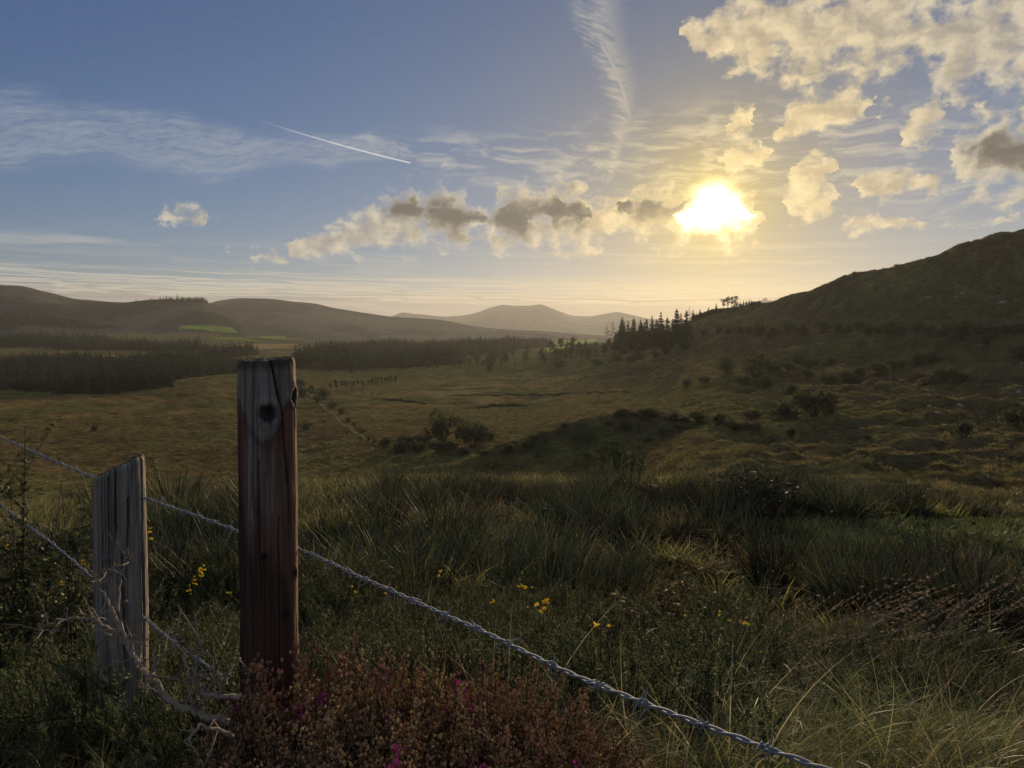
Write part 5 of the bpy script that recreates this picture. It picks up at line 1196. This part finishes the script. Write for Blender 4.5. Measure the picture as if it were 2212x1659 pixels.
# twiggy shrub at the left edge
def shrub(loc, label, seed, stems, leaf=0.026):
    r = np.random.default_rng(seed); gs, gl = Geo(), Geo()
    for (dx, dy, hh, lx, ly) in stems:
        b = np.array((dx, dy, -0.05)); e_ = np.array((dx + lx, dy + ly, hh)); P = spline([b, b * 0.5 + e_ * 0.5 + r.normal(0, 0.03, 3), e_], 10)
        v, q = tube(P, np.linspace(0.006, 0.0016, len(P)), 5); gs.add(v, q, None, (0.055, 0.048, 0.040))
        tw = [(P, 0.25)]
        for k in range(7):
            s = P[r.integers(6, len(P) - 3)]; d = (e_ - b) / np.linalg.norm(e_ - b) * 0.7 + r.normal(0, 0.5, 3); d[2] = abs(d[2]); d /= np.linalg.norm(d); L = r.uniform(0.12, 0.35)
            T_ = spline([s, s + d * L * 0.5 + r.normal(0, 0.01, 3), s + d * L], 6); v, q = tube(T_, np.linspace(0.003, 0.0010, len(T_)), 4); gs.add(v, q, None, (0.06, 0.05, 0.04)); tw.append((T_, 0.0))
        for T_, t0 in tw:
            n = int(40 if t0 else 24)
            for k in range(n):
                p = T_[int((t0 + (1 - t0) * (k + r.uniform(0, 0.9)) / n) * (len(T_) - 1))]
                d = r.normal(0, 1, 3); d[2] = d[2] * 0.4 + 0.6; d /= np.linalg.norm(d); s = np.cross(d, r.normal(0, 1, 3)); s /= np.linalg.norm(s); L = leaf * r.uniform(0.7, 1.4)
                c = np.array((0.055, 0.066, 0.030)) * r.uniform(0.6, 1.6)
                gl.add([p, p + d * L * 0.5 + s * L * 0.27, p + d * L, p + d * L * 0.5 - s * L * 0.27], [(0, 1, 2, 3)], None, c)
    e = empty('shrub', loc); tag(e, label, 'shrub'); obj('stem', gs.mesh('stem'), M_BARK, e); obj('foliage', gl.mesh('foliage', False), M_LEAF, e)
sx_, sy_ = at(20, 1000, 3.3).x, 3.3
rs = np.random.default_rng(44)
shrub(Vector((sx_, sy_, float(H(sx_, sy_)))), 'tall twiggy small-leaved shrub rising at the left edge above the wire', 45,
      [(0.05, 0.0, 1.46, 0.03, 0.0), (0.10, 0.05, 1.20, 0.10, 0.0), (-0.05, 0, 1.38, -0.05, 0), (-0.12, 0.1, 1.25, -0.02, 0.1)] + [(rs.uniform(-0.3, 0.1), rs.uniform(-0.1, 0.25), rs.uniform(0.6, 1.15), rs.uniform(-0.1, 0.1), rs.uniform(-0.1, 0.1)) for _ in range(26)])
p = hit(1332, 1030, 10)
shrub(Vector((at(1335, 1000, 20).x, 20.0, float(H(at(1335, 1000, 20).x, 20.0)))), 'pale-leaved shrub standing at the edge of the slope in mid picture', 46,
      [(rs.uniform(-0.5, 0.5), rs.uniform(-0.3, 0.3), rs.uniform(1.0, 1.7), rs.uniform(-0.3, 0.3), rs.uniform(-0.1, 0.1)) for _ in range(16)], 0.05)

# bramble: arching stems with broad leaves turning brown
def bramble_mesh(seed, c0=(0.10, 0.055, 0.028), c1=(0.085, 0.080, 0.035)):
    r = np.random.default_rng(seed); g = Geo()
    for i in range(16):
        a = r.uniform(0, 6.283); L = r.uniform(0.3, 0.6); e_ = np.array((math.cos(a) * L, math.sin(a) * L, r.uniform(0.02, 0.22))); P = spline([np.zeros(3), e_ * 0.45 + np.array((0, 0, r.uniform(0.2, 0.34))), e_], 7)
        v, q = tube(P, np.linspace(0.004, 0.0015, len(P)), 4); g.add(v, q, None, (0.07, 0.04, 0.03))
        for k in range(13):
            p = P[r.integers(3, len(P))] + r.normal(0, 0.015, 3)
            for j in range(3):
                d = r.normal(0, 1, 3); d[2] *= 0.5; d /= np.linalg.norm(d); u = np.array((0, 0, 1.0)) + r.normal(0, 0.4, 3); s = np.cross(d, u); s /= np.linalg.norm(s); L2 = r.uniform(0.025, 0.045)
                t = r.uniform(); c = (np.array(c0) * t + np.array(c1) * (1 - t)) * r.uniform(0.5, 1.5)
                g.add([p, p + d * L2 * 0.35 + s * L2 * 0.36, p + d * L2 * 0.75 + s * L2 * 0.26, p + d * L2, p + d * L2 * 0.75 - s * L2 * 0.26, p + d * L2 * 0.35 - s * L2 * 0.36], [(0, 1, 2, 3), (0, 3, 4, 5)], None, c)
    return g.mesh('bramble', False)
BRA = [bramble_mesh(850), bramble_mesh(851, (0.05, 0.045, 0.026), (0.05, 0.06, 0.03))]
for px, py, s, v, lab in [(1400, 1420, 1.0, 0, 'rust-brown bramble patch right of the wire in mid foreground'), (1500, 1400, 0.9, 0, 'rust-brown bramble spilling towards the dry stalks'), (1340, 1450, 0.7, 0, 'small brown bramble at the edge of the gorse'), (1600, 1110, 1.9, 1, 'dark bramble mound on the far edge of the rushes'), (1680, 1120, 2.0, 1, 'dark bramble mound right of another at the rush edge'), (2050, 1430, 1.0, 1, 'dark bramble hollow at the right among dry stalks'), (2150, 1390, 1.0, 1, 'dark leafy bramble at the right edge'), (1900, 1350, 1.1, 1, 'leafy bramble above the leaning dry stalks')]:
    p = hit(px, py); o = obj('bramble', BRA[v], M_LEAF); place(o, p.x, p.y, s, px * 0.1); tag(o, lab, 'bramble')

# pale dry stems poking out of the scrub
ST = [tuft_mesh(1040 + i, (0.15, 0.12, 0.065), (0.30, 0.24, 0.14), 5, (0.25, 0.6), 0.0042, 0.10, 0.8, (0.2, 1.3), 6) for i in range(3)]
sp_ = np.array([tuple(hit(px, py)) for px, py in zip(rng.uniform(-80, 2320, 260), rng.uniform(1230, 1780, 260))])
scatter('dry_stems', sp_, rng.uniform(0.7, 1.2, len(sp_)), ST, 'thin pale dry stems poking out of the scrub along the fence', M_GRASS, 0.25, 18)

# rushes
RUSH = [rush_mesh(900 + i) for i in range(5)]
pts = []; c = 0
r_ = random.Random(31)
for _ in range(6000):
    px = r_.triangular(-150, 2350, 1350); py = r_.uniform(1062, 1330); p = hit(px, py)
    if p.y > 26 or p.y < 3.8: continue
    if px < 820 and r_.random() < 0.75: continue
    if 1680 < px and 1115 < py < 1300 and r_.random() < (1.0 if py < 1200 else 0.8): continue
    if float(vnoise(np.array(p.x / 2.2), np.array(p.y / 2.6), 66)) < -0.07: continue
    if not far_enough(p, 0.36 + p.y * 0.018): continue
    o = obj('rush_tussock', RUSH[c % 5], M_RUSH); s = r_.uniform(0.65, 1.4); place(o, p.x, p.y, (s, s, s * r_.uniform(0.6, 0.95)), r_.uniform(0, 6.28), 0, (r_.uniform(-0.1, 0.1), r_.uniform(-0.1, 0.1)))
    tag(o, 'dark spiky rush tussock in the rough ground beyond the fence', 'rush', 'rush tussocks beyond the fence'); c += 1
    if c >= 230: break

# long pale grass lit from behind at the lower right
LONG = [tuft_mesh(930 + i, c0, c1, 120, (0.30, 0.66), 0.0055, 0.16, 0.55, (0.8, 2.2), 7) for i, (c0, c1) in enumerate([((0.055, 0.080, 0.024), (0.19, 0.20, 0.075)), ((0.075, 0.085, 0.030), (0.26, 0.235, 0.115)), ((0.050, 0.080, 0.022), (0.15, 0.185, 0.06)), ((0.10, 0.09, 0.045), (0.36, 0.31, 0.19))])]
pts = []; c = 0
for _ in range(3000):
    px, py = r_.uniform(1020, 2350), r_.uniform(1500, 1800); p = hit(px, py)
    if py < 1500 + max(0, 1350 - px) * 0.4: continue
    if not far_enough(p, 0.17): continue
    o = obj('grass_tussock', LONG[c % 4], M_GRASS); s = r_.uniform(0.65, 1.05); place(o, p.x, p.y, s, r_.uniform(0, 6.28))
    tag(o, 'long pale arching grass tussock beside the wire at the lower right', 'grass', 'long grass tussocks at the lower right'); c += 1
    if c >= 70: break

# dry flower stalks leaning to the right
def stalk_mesh(seed):
    r = np.random.default_rng(seed); g = Geo()
    for i in range(9):
        L = r.uniform(0.6, 1.0); a = r.normal(0.15, 0.25); b = np.array((r.normal(0, 0.08), r.normal(0, 0.08), 0)); e_ = b + np.array((L * 0.8 * math.cos(a), L * 0.5 * math.sin(a), L * r.uniform(0.4, 0.75)))
        P = spline([b, b * 0.5 + e_ * 0.5 + np.array((-0.04, 0, 0.08)), e_], 10); v, q = tube(P, np.linspace(0.0022, 0.0010, len(P)), 3); g.add(v, q, None, (0.24, 0.19, 0.12))
        for k in range(46):
            t = r.uniform(0.72, 1.0); p = P[int(t * (len(P) - 1))]; d = (P[-1] - P[-4]); d = d / np.linalg.norm(d) + r.normal(0, 0.35, 3); d /= np.linalg.norm(d); s = r.normal(0, 1, 3) * 0.0012
            g.add([p - s, p + s, p + d * r.uniform(0.012, 0.03)], None, [(0, 1, 2)], np.array((0.30, 0.23, 0.15)) * r.uniform(0.6, 1.2))
    return g.mesh('stalks', False)
STK = [stalk_mesh(960 + i) for i in range(3)]
for i, (px, py) in enumerate([(1690, 1480), (1760, 1450), (1830, 1500), (1900, 1460), (1960, 1500), (2030, 1470), (1620, 1520), (2100, 1530), (1860, 1420), (2000, 1420), (1720, 1540), (1480, 1560)]):
    p = hit(px, py); o = obj('dry_stalks', STK[i % 3], M_GRASS); place(o, p.x, p.y, r_.uniform(0.75, 1.05), r_.uniform(-0.3, 0.3)); tag(o, 'dry seeding grass stalks leaning right above the gorse', 'grass', 'leaning dry stalks')

# short grass and litter underneath everything
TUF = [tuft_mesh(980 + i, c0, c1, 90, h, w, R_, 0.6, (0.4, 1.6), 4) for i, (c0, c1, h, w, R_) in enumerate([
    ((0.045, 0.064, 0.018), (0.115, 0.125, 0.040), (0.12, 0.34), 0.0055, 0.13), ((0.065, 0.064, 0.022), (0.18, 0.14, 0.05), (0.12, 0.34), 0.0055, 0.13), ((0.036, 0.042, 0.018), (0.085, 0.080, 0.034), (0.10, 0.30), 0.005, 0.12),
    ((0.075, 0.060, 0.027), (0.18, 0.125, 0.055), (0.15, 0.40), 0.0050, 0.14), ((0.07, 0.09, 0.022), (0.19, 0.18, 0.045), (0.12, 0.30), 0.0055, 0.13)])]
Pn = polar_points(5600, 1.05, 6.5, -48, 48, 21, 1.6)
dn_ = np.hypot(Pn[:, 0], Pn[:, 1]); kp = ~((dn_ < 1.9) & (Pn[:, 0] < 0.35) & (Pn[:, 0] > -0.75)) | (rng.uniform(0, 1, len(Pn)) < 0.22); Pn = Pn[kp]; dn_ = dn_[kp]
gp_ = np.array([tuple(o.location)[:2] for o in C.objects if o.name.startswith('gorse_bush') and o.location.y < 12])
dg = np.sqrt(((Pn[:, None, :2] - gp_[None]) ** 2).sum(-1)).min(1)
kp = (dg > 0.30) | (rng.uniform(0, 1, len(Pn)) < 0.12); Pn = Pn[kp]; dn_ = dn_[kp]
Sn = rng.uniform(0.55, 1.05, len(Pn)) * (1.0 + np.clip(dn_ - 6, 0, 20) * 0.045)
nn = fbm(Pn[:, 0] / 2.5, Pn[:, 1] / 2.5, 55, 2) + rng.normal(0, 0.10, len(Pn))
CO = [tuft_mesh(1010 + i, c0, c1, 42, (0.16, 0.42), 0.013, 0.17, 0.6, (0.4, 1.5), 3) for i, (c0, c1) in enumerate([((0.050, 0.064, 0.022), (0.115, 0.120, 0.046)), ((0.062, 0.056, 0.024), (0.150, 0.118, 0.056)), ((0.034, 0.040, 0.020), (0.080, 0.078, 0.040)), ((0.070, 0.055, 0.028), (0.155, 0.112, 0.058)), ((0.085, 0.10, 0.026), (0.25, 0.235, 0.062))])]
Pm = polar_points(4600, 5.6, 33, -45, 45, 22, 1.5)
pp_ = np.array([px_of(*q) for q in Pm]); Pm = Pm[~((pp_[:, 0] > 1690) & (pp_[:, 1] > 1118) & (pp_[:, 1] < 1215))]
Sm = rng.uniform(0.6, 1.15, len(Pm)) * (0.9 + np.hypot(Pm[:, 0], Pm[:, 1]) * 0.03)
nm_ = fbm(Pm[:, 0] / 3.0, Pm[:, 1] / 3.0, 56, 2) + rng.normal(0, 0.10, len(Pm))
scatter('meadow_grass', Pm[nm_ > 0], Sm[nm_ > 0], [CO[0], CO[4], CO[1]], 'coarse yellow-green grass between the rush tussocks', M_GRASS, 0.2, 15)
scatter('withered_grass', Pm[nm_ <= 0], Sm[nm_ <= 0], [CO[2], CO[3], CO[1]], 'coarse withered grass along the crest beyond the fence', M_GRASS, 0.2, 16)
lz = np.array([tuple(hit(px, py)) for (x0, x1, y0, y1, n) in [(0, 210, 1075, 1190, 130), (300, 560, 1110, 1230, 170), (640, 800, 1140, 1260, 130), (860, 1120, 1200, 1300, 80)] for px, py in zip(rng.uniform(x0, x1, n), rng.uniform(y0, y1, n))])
scatter('lit_grass', lz, rng.uniform(0.8, 1.5, len(lz)), [CO[4], CO[0]], 'sunlit yellow-green grass mounds behind the posts', M_GRASS, 0.25, 17)  # sunlight on these mounds is carried by the brighter tuft colours
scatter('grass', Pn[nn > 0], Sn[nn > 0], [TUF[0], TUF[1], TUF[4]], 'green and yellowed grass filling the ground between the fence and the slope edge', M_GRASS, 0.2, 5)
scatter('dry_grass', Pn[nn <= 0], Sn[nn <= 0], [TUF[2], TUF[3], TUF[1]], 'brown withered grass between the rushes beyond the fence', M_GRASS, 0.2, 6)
LAWN = tuft_mesh(995, (0.050, 0.070, 0.024), (0.105, 0.128, 0.044), 60, (0.06, 0.18), 0.012, 0.2, 0.7, (0.3, 1.0), 3)
lp = np.array([tuple(hit(px, py)) for px, py in zip(rng.uniform(1690, 2330, 700), rng.uniform(1126, 1190, 700))])
scatter('short_turf', lp, rng.uniform(0.8, 1.6, len(lp)), [LAWN], 'short bright green turf in the gap between rushes at the right', M_GRASS, 0.1, 7)

# ------------------------------------------------------------------ things in a row are told apart by their order from the left
ORDW = 'leftmost second third fourth fifth sixth seventh eighth ninth tenth eleventh twelfth thirteenth fourteenth fifteenth sixteenth seventeenth eighteenth nineteenth twentieth twenty-first twenty-second twenty-third twenty-fourth twenty-fifth twenty-sixth twenty-seventh twenty-eighth'.split()
for old, new in {
    'round dark bush in the hedge line halfway up the right hillside': 'round bush in the hillside hedge, {} from the left',
    'bare-stemmed pine in the shelter belt out on the bog': 'bare-stemmed pine of the shelter belt on the bog, {} from the left',
    'tall pine in the tight group on the skyline below the sun': 'tall pine in the tight skyline group, {} from the left',
    'small spruce in the short row on the skyline right of the pines': 'small spruce in the short skyline row, {} from the left',
    'spruce in the lower rank at the front of the spur clump': 'spruce in the lower front rank of the spur clump, {} from the left',
    'bush in the overgrown hedge running down the bog beside the post': 'bush of the overgrown bog hedge beside the post, {} from the left',
    'small thorn bush on the bank below the spur clump': 'small thorn bush below the spur clump, {} from the left',
    'gorse bush among dry grass at the lower right': 'gorse bush among dry grass at the lower right, {} from the left',
    'dry seeding grass stalks leaning right above the gorse': 'dry seeding stalks leaning right above the gorse, {} from the left',
    'grey-green willow scrub below the big round bush': 'willow scrub below the big round bush, {} from the left',
    'faded russet heather clump in the bank below the wire': 'faded russet heather clump of the bank, {} from the left',
    'pale outcrop stone scattered on the upper right hillside': 'pale stone on the right hillside, {} from the left'}.items():
    ob = sorted((o for o in C.objects if o.get('label') == old), key=lambda o: px_of(*o.location)[0])
    for i, o in enumerate(ob): o['label'] = new.format(ORDW[i]).replace('leftmost from the left', 'at its left end')
